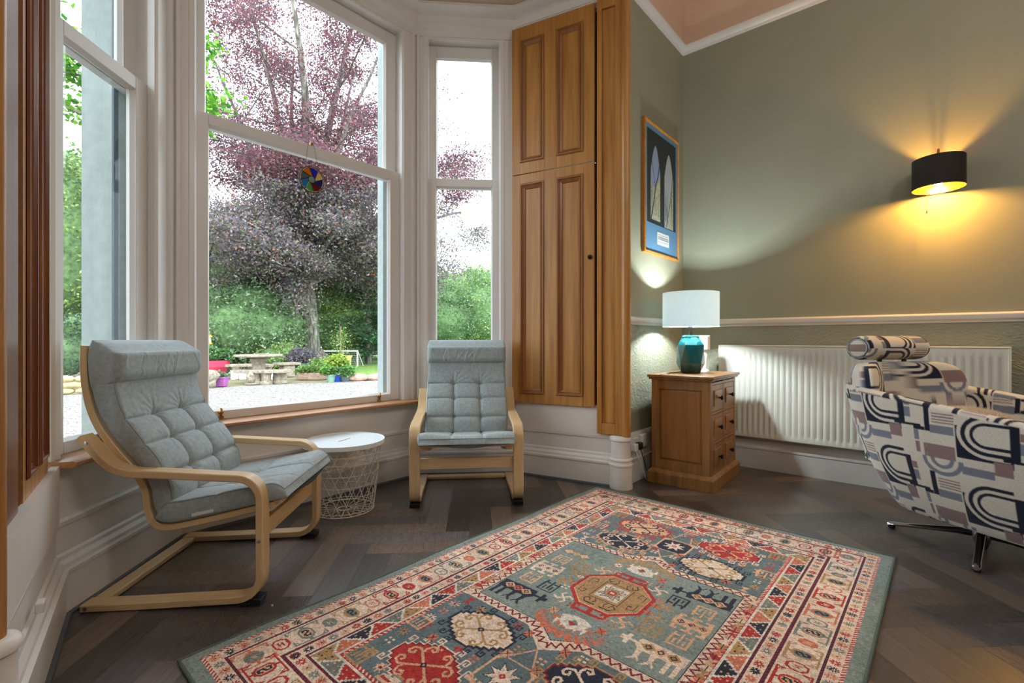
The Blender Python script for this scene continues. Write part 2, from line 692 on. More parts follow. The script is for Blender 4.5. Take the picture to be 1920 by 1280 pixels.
def offset_pt(k, o):
    """vertex k of the bay line moved outward by o with a mitre"""
    if k == 0:
        n = OUT[0]
        return (path[0][0] + n[0] * o, path[0][1] + n[1] * o)
    if k == len(path) - 1:
        n = OUT[-1]
        return (path[k][0] + n[0] * o, path[k][1] + n[1] * o)
    a, b = OUT[k - 1], OUT[k]
    d = 1 + a[0] * b[0] + a[1] * b[1]
    return (path[k][0] + (a[0] + b[0]) / d * o, path[k][1] + (a[1] + b[1]) / d * o)


def sweep_bay(k, prof, mi=0, mb=None):
    """sweep a closed profile [(outward, z)] along bay run k with mitred ends"""
    mb = mb or MB()
    n = len(prof)
    vs = []
    for e in (k, k + 1):
        for (o, z) in prof:
            p = offset_pt(e, o)
            vs.append((p[0], p[1], z))
    fs = [(i, (i + 1) % n, n + (i + 1) % n, n + i) for i in range(n)]
    fs += [tuple(range(n - 1, -1, -1)), tuple(range(n, 2 * n))]
    return mb.add(vs, fs, mi)


def sweep_line(a, b, nrm, prof, mi=0, mb=None, ma=0.0, mb_=0.0):
    """straight moulding from a to b; nrm points into the wall; ma / mb_: mitre slope at each end"""
    mb = mb or MB()
    d = Vector((b[0] - a[0], b[1] - a[1])).normalized()
    n = len(prof)
    vs = []
    for p, s in ((a, ma), (b, mb_)):
        for (o, z) in prof:
            vs.append((p[0] + nrm[0] * o + d.x * s * o, p[1] + nrm[1] * o + d.y * s * o, z))
    fs = [(i, (i + 1) % n, n + (i + 1) % n, n + i) for i in range(n)]
    fs += [tuple(range(n - 1, -1, -1)), tuple(range(n, 2 * n))]
    return mb.add(vs, fs, mi)


SIDES = ['reveal_left', 'bay_left', 'bay_front', 'bay_right', 'reveal_right']
SIDE_TXT = ['left reveal beside the camera', 'left side of the bay behind the near chair', 'front of the bay behind the wire table',
            'right side of the bay behind the far chair', 'right reveal below the tall shutters']
SK = [(0, 0), (0, .148), (-.006, .153), (-.006, .166), (.006, .172), (.008, .186), (.020, .200), (.022, .214), (.030, .222), (.030, .318),
      (.022, .322), (.020, .338), (.028, .348), (.045, .352), (.075, .352), (.075, 0)]
STRIP = [(-.014, 0), (-.012, .010), (-.004, .014), (0.0, .014), (0.0, 0)]
PANEL = [(.050, .34), (.050, .545), (.11, .545), (.11, .34)]
COR = [(.055, 3.285), (.045, 3.298), (.040, 3.315), (.022, 3.332), (.010, 3.338), (.010, 3.348), (.002, 3.352), (.002, 3.405), (-.006, 3.41),
       (-.030, 3.416), (-.072, 3.425), (-.085, 3.434), (-.085, 3.455), (.16, 3.455), (.16, 3.285)]
for k in range(5):
    o = sweep_bay(k, SK).build('baseboard_' + SIDES[k], M['white'], angle=30)
    struct(o, 'tall moulded white skirting along the ' + SIDE_TXT[k], 'skirting')
    o = sweep_bay(k, STRIP).build('trim_floor_' + SIDES[k], M['strip'], angle=30)
    struct(o, 'thin grey strip where the floor meets the ' + SIDE_TXT[k], 'trim')
    pz = PANEL if 0 < k < 4 else [(min(o_ - .03, .045), z) for o_, z in PANEL]
    o = sweep_bay(k, pz).build('wall_' + SIDES[k], M['panelwhite'], smooth=False)
    struct(o, 'white painted wall above the skirting on the ' + SIDE_TXT[k], 'wall')
    o = sweep_bay(k, COR if 0 < k < 4 else [(min(o_, .03), z) for o_, z in COR if o_ < .05 or o_ > .1]).build('trim_cornice_' + SIDES[k], M['white'], angle=25)
    struct(o, 'white moulded cornice above the ' + SIDE_TXT[k].replace('below the tall shutters', 'with tall shutters'), 'cornice')

# floor: dark herringbone boards over a subfloor
PW, PL = 0.12, 0.60


def build_floor():
    vs, fs, uvs, cols = [], [], [], []
    rnd = random.Random(3)
    base = [(76, 66, 61), (88, 77, 71), (64, 56, 53), (102, 88, 79), (86, 79, 79), (74, 68, 70), (94, 77, 65)]
    g = 0.0006
    cs, sn = math.cos(PI / 4), math.sin(PI / 4)
    n = int(PL / PW)
    ox, oy = 0.07, 0.13

    def plank(x0, y0, lx, ly, along_x):
        cx, cy = x0 + lx / 2, y0 + ly / 2
        wx, wy = ox + cx * cs - cy * sn, oy + cx * sn + cy * cs
        if not (X_L - .5 < wx < XR + .4 and Y_B - .5 < wy < 3.25):
            return
        pts = [(x0 + g, y0 + g), (x0 + lx - g, y0 + g), (x0 + lx - g, y0 + ly - g), (x0 + g, y0 + ly - g)]
        b = len(vs)
        uo, vo = rnd.uniform(0, 40), rnd.uniform(0, 40)
        uv = []
        for (px, py) in pts:
            vs.append((ox + px * cs - py * sn, oy + px * sn + py * cs, 0.0))
            a, c = px - x0, py - y0
            uv.append((a + uo, c + vo) if along_x else (c + uo, a + vo))
        fs.append((b, b + 1, b + 2, b + 3))
        uvs.append(uv)
        c = base[rnd.randrange(len(base))]
        k = rnd.uniform(.85, 1.15)
        cols.append([lin(min(255, q * k)) for q in c])
    for j in range(-90, 90):
        for i in range(-14, 14):
            # herringbone lattice: step (PW, PW) along j, period 2*PL across i
            x0 = j * PW + i * 2 * PL
            y0 = j * PW
            plank(x0, y0, PL, PW, True)
            plank(x0 + PL, y0 - PL + PW, PW, PL, False) if False else plank(x0 - PW, y0, PW, PL, False)
    return vs, fs, uvs, cols


def herringbone():
    vs, fs, uvs, cols = build_floor()
    me = bpy.data.meshes.new('floor')
    b0 = len(vs)
    vs += [(X_L - .3, Y_B - .3, -.004), (XR + .3, Y_B - .3, -.004), (XR + .3, 3.1, -.004), (X_L - .3, 3.1, -.004)]
    fs.append((b0, b0 + 1, b0 + 2, b0 + 3))
    uvs.append([(0, 0), (1, 0), (1, 1), (0, 1)])
    cols.append([.012, .009, .007])
    me.from_pydata(vs, [], fs)
    ul = me.uv_layers.new(name='UVMap')
    ca = me.color_attributes.new('col', 'FLOAT_COLOR', 'CORNER')
    u = [q for f in uvs for q in f]
    ul.data.foreach_set('uv', [c for q in u for c in q])
    ca.data.foreach_set('color', [c for k, f in enumerate(fs) for _ in f for c in (*cols[k], 1.0)])
    me.materials.append(M['floor'])
    o = bpy.data.objects.new('floor', me)
    C.objects.link(o)
    struct(o, 'dark brown oak herringbone floor', 'floor')


herringbone()


def wall3(name, a, b, nrm, label, zs=(0, 1.14, 3.49, CEIL), mats=None, th=.12):
    """wall in three bands; a to b along the inner face; nrm points out of the room"""
    mb = MB()
    for k in range(3):
        z0, z1 = zs[k], zs[k + 1]
        p = [a, b, (b[0] + nrm[0] * th, b[1] + nrm[1] * th), (a[0] + nrm[0] * th, a[1] + nrm[1] * th)]
        mb.hexa([(x, y, z0) for x, y in p], [(x, y, z1) for x, y in p], k)
    o = mb.build(name, mats or [M['emboss'], M['green'], M['beige']], smooth=False)
    struct(o, label, 'wall')
    return o


wall3('wall_right', (XR, YA + .12), (XR, Y_B), (1, 0), 'sage green right wall with embossed paper below the dado rail and beige top')
wall3('wall_alcove', (BR[0] + .015, YA), (XR, YA), (0, 1), 'short sage green wall beside the bay behind the chest of drawers')
wall3('wall_window_left', (X_L, YA), (BL[0] - .015, YA), (0, 1), 'sage green wall on the left of the bay')
wall3('wall_left', (X_L, Y_B), (X_L, YA), (-1, 0), 'sage green left wall of the room')
wall3('wall_back', (XR, Y_B), (X_L, Y_B), (0, -1), 'sage green back wall of the room')
o = MB().box(BL[0] - .02, BR[0] + .02, YA - .0, YA + .12, 3.455, CEIL).build('wall_above_bay', M['beige'], smooth=False)
struct(o, 'beige wall over the bay opening', 'wall')
o = MB().box(X_L, XR, Y_B, YA, CEIL, CEIL + .1).build('ceiling', M['white'], smooth=False)
struct(o, 'white ceiling', 'ceiling')
sp = [offset_pt(k, .1) for k in range(6)]
o = MB().prism([(x, y) for x, y in reversed(sp)], 3.456, 3.55).build('ceiling_bay', M['soffit'], smooth=False)
struct(o, 'beige soffit over the bay', 'ceiling')

# skirting, dado and picture rails on the straight walls (profile: positive = into the room here)
SKW = [(0.0, 0), (-.075, 0), (-.075, .148), (-.081, .153), (-.081, .166), (-.069, .172), (-.067, .186), (-.055, .2), (-.053, .214), (-.045, .222),
       (-.045, .30), (-.052, .305), (-.054, .322), (-.046, .333), (-.03, .338), (0, .338)]
SKW = [(o_ * .62, z) for o_, z in SKW]
DADO = [(0, 1.108), (-.008, 1.110), (-.012, 1.122), (-.024, 1.130), (-.030, 1.145), (-.030, 1.158), (-.020, 1.166), (-.008, 1.170), (0, 1.170)]
PICT = [(0, 3.452), (-.010, 3.454), (-.014, 3.470), (-.030, 3.482), (-.040, 3.500), (-.040, 3.516), (-.022, 3.526), (-.008, 3.532), (0, 3.532)]
for nm, pr, txt, cat in (('baseboard', SKW, 'white moulded skirting', 'skirting'), ('trim_dado', DADO, 'white dado rail', 'rail'), ('trim_picture_rail', PICT, 'white picture rail', 'rail')):
    o = sweep_line((XR, YA), (XR, Y_B), (1, 0), pr, ma=1.0 * -1).build(nm + '_right', M['white'], angle=30)
    struct(o, txt + ' along the right wall', cat)
    o = sweep_line((BR[0] + .03, YA), (XR, YA), (0, 1), pr, mb_=1.0).build(nm + '_alcove', M['white'], angle=30)
    struct(o, txt + ' on the short wall beside the bay', cat)
    o = sweep_line((X_L, YA), (BL[0] - .03, YA), (0, 1), pr).build(nm + '_window_left', M['white'], angle=30)
    struct(o, txt + ' on the wall left of the bay', cat)

# ------------------------------------------------------------------ sash windows
def window(name, k, ti, te, gl, label, hooks, latch=False):
    """ti, te: clear opening between casings; gl: glass of the sashes"""
    a, b = path[k], path[k + 1]
    L = math.hypot(b[0] - a[0], b[1] - a[1])
    ang = math.atan2(b[1] - a[1], b[0] - a[0])
    root = struct_empty(name, label, 'window', (a[0], a[1], 0), ang)

    def mit(e, o):
        p = offset_pt(e, o)
        return (p[0] - a[0]) * math.cos(ang) + (p[1] - a[1]) * math.sin(ang)
    z0, z1 = .545, 3.30
    # jamb casings: plan profile swept up
    OB = .24
    mb = MB()
    wl = ti
    pl = [(mit(k, OB), OB), (mit(k, .066), .066), (mit(k, .066) + .010, .066), (mit(k, .06) + .014, .050), (mit(k, .05) + .026, .048),
          (mit(k, .05) + .032, .062), (mit(k, .05) + .040, .064), (ti - .040, .064), (ti - .036, .058), (ti - .012, .058), (ti - .006, .064), (ti, .068), (ti, .100),
          (ti - .008, .1005), (ti - .008, .155), (ti - .002, .1555), (ti - .002, .165), (ti - .008, .1655), (ti - .008, OB)]
    pr = [(mit(k + 1, OB), OB), (mit(k + 1, .066), .066), (mit(k + 1, .066) - .010, .066), (mit(k + 1, .06) - .014, .050), (mit(k + 1, .05) - .026, .048),
          (mit(k + 1, .05) - .032, .062), (mit(k + 1, .05) - .040, .064), (te + .040, .064), (te + .036, .058), (te + .012, .058), (te + .006, .064), (te, .068), (te, .100),
          (te + .008, .1005), (te + .008, .155), (te + .002, .1555), (te + .002, .165), (te + .008, .1655), (te + .008, OB)]
    mb.prism(pl, z0, z1)
    mb.prism(list(reversed(pr)), z0, z1)
    # head casing
    hp = [(.064, z1), (.064, 3.276), (.068, 3.270), (.100, 3.270), (.1005, 3.278), (.155, 3.278), (.1555, 3.272), (.165, 3.272), (.1655, 3.278), (OB, 3.278), (OB, z1)]
    n = len(hp)
    vs = [(ti - .01, o_, z) for o_, z in hp] + [(te + .01, o_, z) for o_, z in hp]
    mb.add(vs, [(i, (i + 1) % n, n + (i + 1) % n, n + i) for i in range(n)] + [tuple(range(n)), tuple(range(2 * n - 1, n - 1, -1))])
    mb.build('casing', M['sash'], root, angle=30)
    # sill
    ss = [(-.018, .534), (-.026, .541), (-.026, .552), (-.018, .558), (.10, .560), (OB + .05, .548), (OB + .05, .534)]
    n = len(ss)
    vs = [(mit(k, o_), o_, z) for o_, z in ss] + [(mit(k + 1, o_), o_, z) for o_, z in ss]
    mb = MB().add(vs, [(i, (i + 1) % n, n + (i + 1) % n, n + i) for i in range(n)] + [tuple(range(n)), tuple(range(2 * n - 1, n - 1, -1))])
    s_ = mb.build('sill', M['sill'], root, angle=40)
    s_['label'] = 'timber window board with rounded front'

    def sash(nm, o0, o1, zb, zt, gb, gt, rail_out=False):
        m_ = MB()
        g0, g1 = gl
        s0, s1 = ti - .006, te + .006
        # mitred members with a moulded inner edge
        for (q, w) in (((s0, g0), 'l'), ((g1, s1), 'r')):
            m_.box(q[0], q[1], o0, o1, zb, zt)
        m_.box(g0, g1, o0, o1, zb, gb)
        m_.box(g0, g1, o0, o1, gt, zt)
        gm = (o0 + o1) / 2 + .004
        # glazing bead (sloped inner edge)
        e = .010
        for (c, d) in (((g0, gb), (g1, gb)), ((g1, gb), (g1, gt)), ((g1, gt), (g0, gt)), ((g0, gt), (g0, gb))):
            ix = 1 if c[0] < (g0 + g1) / 2 else -1
            pts = []
            for (p, q) in (c, d):
                sx = e if p == g0 else -e
                sz = e if q == gb else -e
                pts.append(((p, o0 + .004, q), (p + sx, gm - .004, q + sz)))
            m_.add([pts[0][0], pts[1][0], pts[1][1], pts[0][1]], [(0, 1, 2, 3)])
        r = m_.build(nm, M['sash'], root, bevel=.003, recalc=False)
        gq = MB().add([(g0, gm, gb), (g1, gm, gb), (g1, gm, gt), (g0, gm, gt)], [(0, 1, 2, 3)])
        gq.build('pane', M['glass'], r, smooth=False, recalc=False)
        return r
    lo = sash('lower_sash', .102, .146, .560, 2.233, .608, 2.172)
    up = sash('upper_sash', .156, .200, 2.175, 3.278, 2.225, 3.185)
    up['label'] = 'upper sash set behind the lower one'
    for t in hooks:
        m_ = MB()
        m_.box(t - .014, t + .014, .094, .103, .566, .578)
        m_.tube([(t, .098, .578), (t, .088, .592), (t, .080, .605), (t, .086, .618), (t, .094, .622)], .006, 8)
        m_.ball((t - .008, .096, .600), .007, 8, 6)
        m_.ball((t + .008, .096, .600), .007, 8, 6)
        h = m_.build('sash_lift', M['brass'], lo, bevel=.001)
        h['label'] = 'brass sash lift on the bottom rail'
    return root


window('window_1', 1, .060, .600, (.118, .522), 'narrow white sash window on the left side of the bay', [.30])
window('window_2', 2, .085, 1.400, (.150, 1.322), 'wide white sash window at the front of the bay', [.21, 1.225])
window('window_3', 3, .073, .607, (.125, .556), 'narrow white sash window on the right side of the bay', [])

# outer stone piers between the windows (seen through the panes)
M['stone'] = plain('painted_render', rgb(172, 184, 182), 0.85, noise=0.07, nscale=25, bmp=0.3, bscale=90)
M['darkstrip'] = plain('blue_grey_strip', rgb(62, 78, 92), 0.4)


def bay_pt(k, t, o):
    a, b = path[k], path[k + 1]
    L = math.hypot(b[0] - a[0], b[1] - a[1])
    d = ((b[0] - a[0]) / L, (b[1] - a[1]) / L)
    n = OUT[k]
    return (a[0] + d[0] * t + n[0] * o, a[1] + d[1] * t + n[1] * o)


def pier(name, pts, label):
    o = MB().prism(pts, .0, 3.75).build(name, M['stone'], smooth=False)
    struct(o, label, 'pier')


pier('wall_pier_left', [bay_pt(1, .535, .215), bay_pt(2, .13, .215), bay_pt(2, .13, .30), offset_pt(2, .36), bay_pt(1, .53, .345)], 'pale rendered stone pier outside between left and front windows')
pier('wall_pier_right', [bay_pt(2, 1.337, .215), bay_pt(3, .11, .215), bay_pt(3, .11, .30), offset_pt(3, .33), bay_pt(2, 1.337, .285)], 'pale rendered stone pier outside between front and right windows')
pier('wall_pier_outer_right', [bay_pt(3, .575, .215), bay_pt(3, .95, .215), bay_pt(3, .95, .34), bay_pt(3, .575, .34)], 'pale rendered stone pier outside at the right end of the bay')
pier('wall_pier_outer_left', [bay_pt(1, .09, .215), bay_pt(1, .09, .34), bay_pt(1, -.28, .34), bay_pt(1, -.28, .215)], 'pale rendered stone pier outside at the left end of the bay')
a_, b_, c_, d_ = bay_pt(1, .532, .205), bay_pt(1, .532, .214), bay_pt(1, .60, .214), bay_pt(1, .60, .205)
o = MB().prism([a_, b_, c_, d_], .56, 3.28).build('trim_strip_left', M['darkstrip'], smooth=False)  # added strip standing in for the dark band beside the pier
struct(o, 'dark blue-grey strip seen through the left window', 'trim')

# ------------------------------------------------------------------ timber shutters, pilasters and corner beads
def frame_of(a, b):
    """local frame: x along a->b, y outward from the room"""
    ang = math.atan2(b[1] - a[1], b[0] - a[0])
    return ang


def panel_leaf(root, x0, x1, z0, z1, panels, zb, zt, mw, md, fl=0.0, th=.04):
    """framed leaf with recessed moulded panels; front face at y=fl, room is -y"""
    mb = MB()
    xs = [x0] + [q for p in panels for q in p] + [x1]
    for i in range(0, len(xs), 2):
        mb.box(xs[i], xs[i + 1], fl, fl + th, z0, z1)
    for (a, b) in panels:
        mb.box(a, b, fl, fl + th, z0, zb)
        mb.box(a, b, fl, fl + th, zt, z1)
    leaf = mb.build('leaf_frame', mw, root, bevel=.0015)
    for (a, b) in panels:
        m2 = MB()
        m2.box(a, b, fl + .018, fl + th - .005, zb, zt)
        m2.build('panel', mw, root, smooth=False)
        m3 = MB()
        prof = [(0, -.002), (.006, -.009), (.014, -.009), (.018, .000), (.022, .003), (.026, -.001), (.030, .004), (.040, .012), (.044, .0185)]
        rings = []
        for (ins, dep) in prof:
            rings.append([(a + ins, fl + dep, zb + ins), (b - ins, fl + dep, zb + ins), (b - ins, fl + dep, zt - ins), (a + ins, fl + dep, zt - ins)])
        vs = [p for r in rings for p in r]
        fs = []
        for i in range(len(rings) - 1):
            for q in range(4):
                r_ = (q + 1) % 4
                fs.append((i * 4 + q, i * 4 + r_, (i + 1) * 4 + r_, (i + 1) * 4 + q))
        m3.add(vs, fs)
        mo = m3.build('panel_moulding', md, root, smooth=False)
        mo['label'] = 'darker stepped moulding round a panel'
    return leaf


def shutters_right():
    ang = math.atan2(BR[1] - S3[1], BR[0] - S3[0])
    base = (S3[0], S3[1], 0)
    x0, x1 = -.030, .614
    pn = ((.035, .235), (.330, .535))
    r1 = thing('window_shutter', 'tall lower honey pine shutter leaf with two long panels, right of the bay', 'shutter', base, ang)
    panel_leaf(r1, x0, x1, .533, 2.232, pn, .60, 2.165, M['pine'], M['pinedark'])
    kb = MB().lathe([(.004, 0), (.016, -.002), (.017, -.006), (.010, -.010), (.006, -.020), (.011, -.026), (.010, -.032), (.002, -.036)], (.585, 0, 1.575), 16, axis='y')
    k_ = kb.build('knob', M['bronze'], r1)
    k_['label'] = 'small dark knob near the right edge'
    r2 = thing('window_shutter', 'short upper honey pine shutter leaf below the cornice, right of the bay', 'shutter', base, ang)
    panel_leaf(r2, x0, x1, 2.238, 3.335, pn, 2.32, 3.235, M['pine'], M['pinedark'])
    o = MB().box(.614, .634, .03, .05, .36, 3.34).build('trim_gap_right', M['gap'], smooth=False)
    o.location = base
    o.rotation_euler = (0, 0, ang)
    struct(o, 'dark gap between right shutters and pilaster', 'trim')
    # pilaster strip with sunk panel
    mb = MB()
    a, b = .634, .815
    p0, p1 = .668, .762
    z0, z1, zb, zt = .356, 3.45, .43, 3.27
    mb.box(a, p0, -.004, .04, z0, z1)
    mb.box(p1, b, -.004, .04, z0, z1)
    mb.box(p0, p1, -.004, .04, z0, zb)
    mb.box(p0, p1, -.004, .04, zt, z1)
    mb.box(p0, p1, .012, .04, zb, zt)
    o = mb.build('trim_pilaster_right', M['pine'], bevel=.003)
    o.location = base
    o.rotation_euler = (0, 0, ang)
    struct(o, 'honey pine pilaster strip with a sunk panel beside the right shutters', 'pilaster')
    mb = MB().lathe([(.031, .352), (.031, 3.46)], (BR[0], BR[1] + .012, 0), 24)
    o = mb.build('trim_bead_right', M['pine'])
    struct(o, 'round honey pine corner bead on the right of the bay', 'trim')
    mb = MB().lathe([(.078, 0), (.078, .150), (.083, .155), (.083, .166), (.076, .172), (.074, .186), (.080, .192), (.078, .2), (.066, .206), (.066, .318), (.076, .324), (.077, .336), (.070, .348), (.055, .352), (.02, .353)], (BR[0] + .012, BR[1] + .055, 0), 32)
    o = mb.build('baseboard_bead_right', M['white'])
    struct(o, 'rounded white moulded plinth under the right corner bead', 'skirting')


def shutters_left():
    ang = math.atan2(S0[1] - BL[1], S0[0] - BL[0])
    base = (BL[0], BL[1], 0)
    # x runs from the bead towards the window
    x0, x1 = .375, .775
    pn = ((.41, .545), (.60, .745))
    r1 = thing('window_shutter', 'tall lower red-brown shutter leaf with long panels at the left edge', 'shutter', base, ang)
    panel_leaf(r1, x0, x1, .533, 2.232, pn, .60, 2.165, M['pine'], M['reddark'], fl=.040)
    m_ = MB().box(x0 - .004, x0, .040, .078, .533, 2.232)
    m_.build('edge', M['sill'], r1, smooth=False)
    for z in (.80, .86):
        hb = MB().lathe([(.006, -.002), (.006, .001)], (.33, .052, z), 12, axis='y')
        hs = hb.build('hinge_screw', M['steel'], r1)
        hs['label'] = 'steel hinge screw'
    hp = MB().box(.31, .372, .0525, .056, .76, .90)
    hp.build('hinge_plate', M['bronze'], r1, smooth=False)
    r2 = thing('window_shutter', 'short upper red-brown shutter leaf above it at the left edge', 'shutter', base, ang)
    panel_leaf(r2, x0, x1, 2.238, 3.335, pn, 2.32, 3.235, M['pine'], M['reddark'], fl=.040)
    o = MB().box(.29, .372, .056, .08, .42, 3.34).build('trim_gap_left', M['gap'], smooth=False)
    o.location = base
    o.rotation_euler = (0, 0, ang)
    struct(o, 'dark recess between left shutters and pilaster strip', 'trim')
    mb = MB().box(.08, .288, .036, .08, .40, 3.45)
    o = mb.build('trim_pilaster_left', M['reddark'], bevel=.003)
    o.location = base
    o.rotation_euler = (0, 0, ang)
    struct(o, 'dark red-brown pilaster strip beside the left corner bead', 'pilaster')
    mb = MB().lathe([(.024, .352), (.024, 3.46)], (BL[0] - .032, BL[1] + .004, 0), 24)
    o = mb.build('trim_bead_left', M['pine'])
    struct(o, 'round brown corner bead at the far left edge', 'trim')
    mb = MB().lathe([(.048, 0), (.048, .150), (.052, .155), (.052, .166), (.046, .172), (.044, .200), (.040, .206), (.040, .318), (.048, .324), (.049, .336), (.042, .348), (.034, .352), (.02, .353)], (BL[0] - .030, BL[1] + .004, 0), 32)
    o = mb.build('baseboard_bead_left', M['white'])
    struct(o, 'rounded white moulded plinth under the left corner bead', 'skirting')


shutters_right()
shutters_left()
# ------------------------------------------------------------------ bent-wood lounge chairs
def sweep_strip(name, path2, y0, width, th, mat, parent, n=70, bevel=.003):
    """lamination bent in the x-z plane: centre line path2 [(x, z)], width along y"""
    p, L = resample(path2, n)
    t = np.gradient(p, axis=0)
    t /= np.linalg.norm(t, axis=1)[:, None]
    nr = np.stack([-t[:, 1], t[:, 0]], 1)
    c = .003
    prof = [(-width / 2, -th / 2 + c), (-width / 2 + c, -th / 2), (width / 2 - c, -th / 2), (width / 2, -th / 2 + c),
            (width / 2, th / 2 - c), (width / 2 - c, th / 2), (-width / 2 + c, th / 2), (-width / 2, th / 2 - c)]
    mb = MB()
    vs, uvs = [], []
    m = len(prof)
    acc = np.linspace(0, L, n)
    for i in range(n):
        for k, (w, h) in enumerate(prof):
            q = p[i] + nr[i] * h
            vs.append((q[0], y0 + w, q[1]))
            uvs.append((acc[i] * 2, (w + h * 3) * 2))
    fs = [(i * m + k, i * m + (k + 1) % m, (i + 1) * m + (k + 1) % m, (i + 1) * m + k) for i in range(n - 1) for k in range(m)]
    fs += [tuple(range(m - 1, -1, -1)), tuple(range((n - 1) * m, n * m))]
    mb.add(vs, fs, 0, uvs)
    return mb.build(name, mat, parent, angle=35)


def bar_uv(x0, x1, y0, y1, z0, z1, mb=None):
    mb = mb or MB()
    vs = [(x, y, z) for z in (z0, z1) for y in (y0, y1) for x in (x0, x1)]
    uvs = [(v[1] * 2, (v[0] + v[2]) * 2) for v in vs]
    return mb.add(vs, [(0, 2, 3, 1), (4, 5, 7, 6), (0, 1, 5, 4), (2, 6, 7, 3), (0, 4, 6, 2), (1, 3, 7, 5)], 0, uvs)


def cushion(name, base, width, thick, mat, parent, cols=0, rows=(), n=170, depth=.017, end=.05, bulge=.012, wr=0.0, seed=1, rad=.014, sag=0.0, piping=True, folds=0.0):
    """stuffed boxed cushion lying on the line base [(x, z)]; rows: fractions of the length with a cross seam"""
    p, L = resample(catmull(base, 14), n)
    t = np.gradient(p, axis=0)
    t /= np.linalg.norm(t, axis=1)[:, None]
    nr = np.stack([-t[:, 1], t[:, 0]], 1)          # towards the sitter when base runs top to bottom
    s = np.linspace(0, L, n)
    e = np.minimum(s, L - s)
    endf = np.sqrt(np.clip(1 - (1 - np.clip(e / end, 0, 1)) ** 2, 0.0004, 1))
    th = thick if callable(thick) else (lambda q: thick)
    T = np.array([th(q / L) for q in s]) * (0.10 + .90 * endf)
    # boxed cross-section (y, h): h = 0 at the underside, 1 at the top
    w2 = width / 2
    nt_ = 132
    sec = [(-w2 + .02, 0.0), (-w2 + .006, .02), (-w2, .12), (-w2 - .004, .35), (-w2 - .005, .6), (-w2 - .002, .82)]
    for k in range(5):
        q = PI / 2 * (k + 1) / 6
        sec.append((-w2 + rad * (1 - math.cos(q)), .86 + .14 * math.sin(q)))
    top0 = len(sec)
    for k in range(nt_ + 1):
        sec.append((-w2 + rad + (width - 2 * rad) * k / nt_, 1.0))
    top1 = len(sec)
    sec += [(-y, h) for (y, h) in reversed(sec[:top0])]
    sec += [(w2 * (1 - 2 * (k + 1) / 9) * .96, 0.0) for k in range(8)]
    yy = np.array([q[0] for q in sec])
    hh = np.array([q[1] for q in sec])
    m = len(sec)
    rng = np.random.default_rng(seed)
    S_, Y_ = np.meshgrid(s, yy, indexing='ij')
    H = hh[None, :] * T[:, None]
    top = np.clip((hh[None, :] - .86) / .14, 0, 1) ** 1.5
    dis = np.zeros_like(H)
    if cols:
        cuts = [width * (k / cols - .5) for k in range(1, cols)]
        rr = [r * L for r in rows]
        u = ((Y_ / width + .5) * cols) % 1 * 2 - 1
        edges = [0.0] + rr + [L]
        v = np.zeros_like(S_)
        first = S_ < rr[0]
        last = S_ > rr[-1]
        for k in range(len(edges) - 1):
            mk = (S_ >= edges[k]) & (S_ <= edges[k + 1])
            v = np.where(mk, (S_ - edges[k]) / max(1e-6, edges[k + 1] - edges[k]) * 2 - 1, v)
        v = np.where(first & (v < 0), 0, v)
        u = np.where(first, 0.0, u)
        prof = lambda q: np.sqrt(np.clip(1 - np.abs(q) ** 2.6, 0, 1))
        dis += bulge * (prof(u) * prof(v) - .45)
        for c in cuts:
            g = np.where(first, np.exp(-((S_ - rr[0]) / .05) ** 2), 1.0)
            dis -= depth * .55 * np.exp(-np.abs(Y_ - c) / .0065) * np.where(first, g * .5, 1)
        for r in rr:
            dis -= depth * .5 * np.exp(-np.abs(S_ - r) / .006)
        for c in cuts:
            for r in rr:
                d2 = (Y_ - c) ** 2 + (S_ - r) ** 2
                dis -= depth * .8 * np.exp(-d2 / .020 ** 2)
                an = np.arctan2(S_ - r, Y_ - c)
                dis += .0016 * np.cos(an * 8 + c * 30) * np.exp(-d2 / .05 ** 2)
            if folds:      # long pulled folds fanning up from the first row of buttons
                for q in range(-3, 4):
                    a0 = -PI / 2 + q * .42
                    uu = (S_ - rr[0]) * math.sin(a0) + (Y_ - c) * math.cos(a0)
                    vv = -(S_ - rr[0]) * math.cos(a0) + (Y_ - c) * math.sin(a0)
                    dis -= folds * np.exp(-(vv / (.006 + .05 * np.clip(uu, 0, 1))) ** 2) * np.clip(uu / .02, 0, 1) * np.exp(-(uu / .09) ** 2)
    if wr:
        for k in range(30):
            cy, cs = rng.uniform(-.5, .5) * width, rng.uniform(0, L)
            an = rng.normal(PI / 2, .30)
            ln, wd = rng.uniform(.03, .08), rng.uniform(.004, .008)
            u2 = (S_ - cs) * math.sin(an) + (Y_ - cy) * math.cos(an)
            v2 = -(S_ - cs) * math.cos(an) + (Y_ - cy) * math.sin(an)
            dis += rng.choice([-1, 1]) * wr * np.exp(-(u2 / ln) ** 2 - (v2 / wd) ** 2)
    H = H + dis * top * np.clip(endf, 0, 1)[:, None]
    W = (.95 + .05 * endf)[:, None]
    if sag:
        H = H - sag * np.exp(-(Y_ / (width * .3)) ** 2) * np.clip((S_ / L), 0, 1) * (hh[None, :] > .5)
    X = p[:, 0][:, None] + nr[:, 0][:, None] * H
    Z = p[:, 1][:, None] + nr[:, 1][:, None] * H
    G3 = np.stack([X, Y_ * W, Z], -1)
    q = grid_quads(n, m, True)[:, ::-1]
    o = np_mesh(name, G3.reshape(-1, 3), q, mat, parent)
    bm = bmesh.new()
    bm.from_mesh(o.data)
    bm.verts.ensure_lookup_table()
    bm.faces.new([bm.verts[k] for k in range(m)])
    bm.faces.new([bm.verts[(n - 1) * m + k] for k in range(m)][::-1])
    bmesh.ops.recalc_face_normals(bm, faces=bm.faces)
    bm.to_mesh(o.data)
    bm.free()
    o.data.polygons.foreach_set('use_smooth', [True] * len(o.data.polygons))
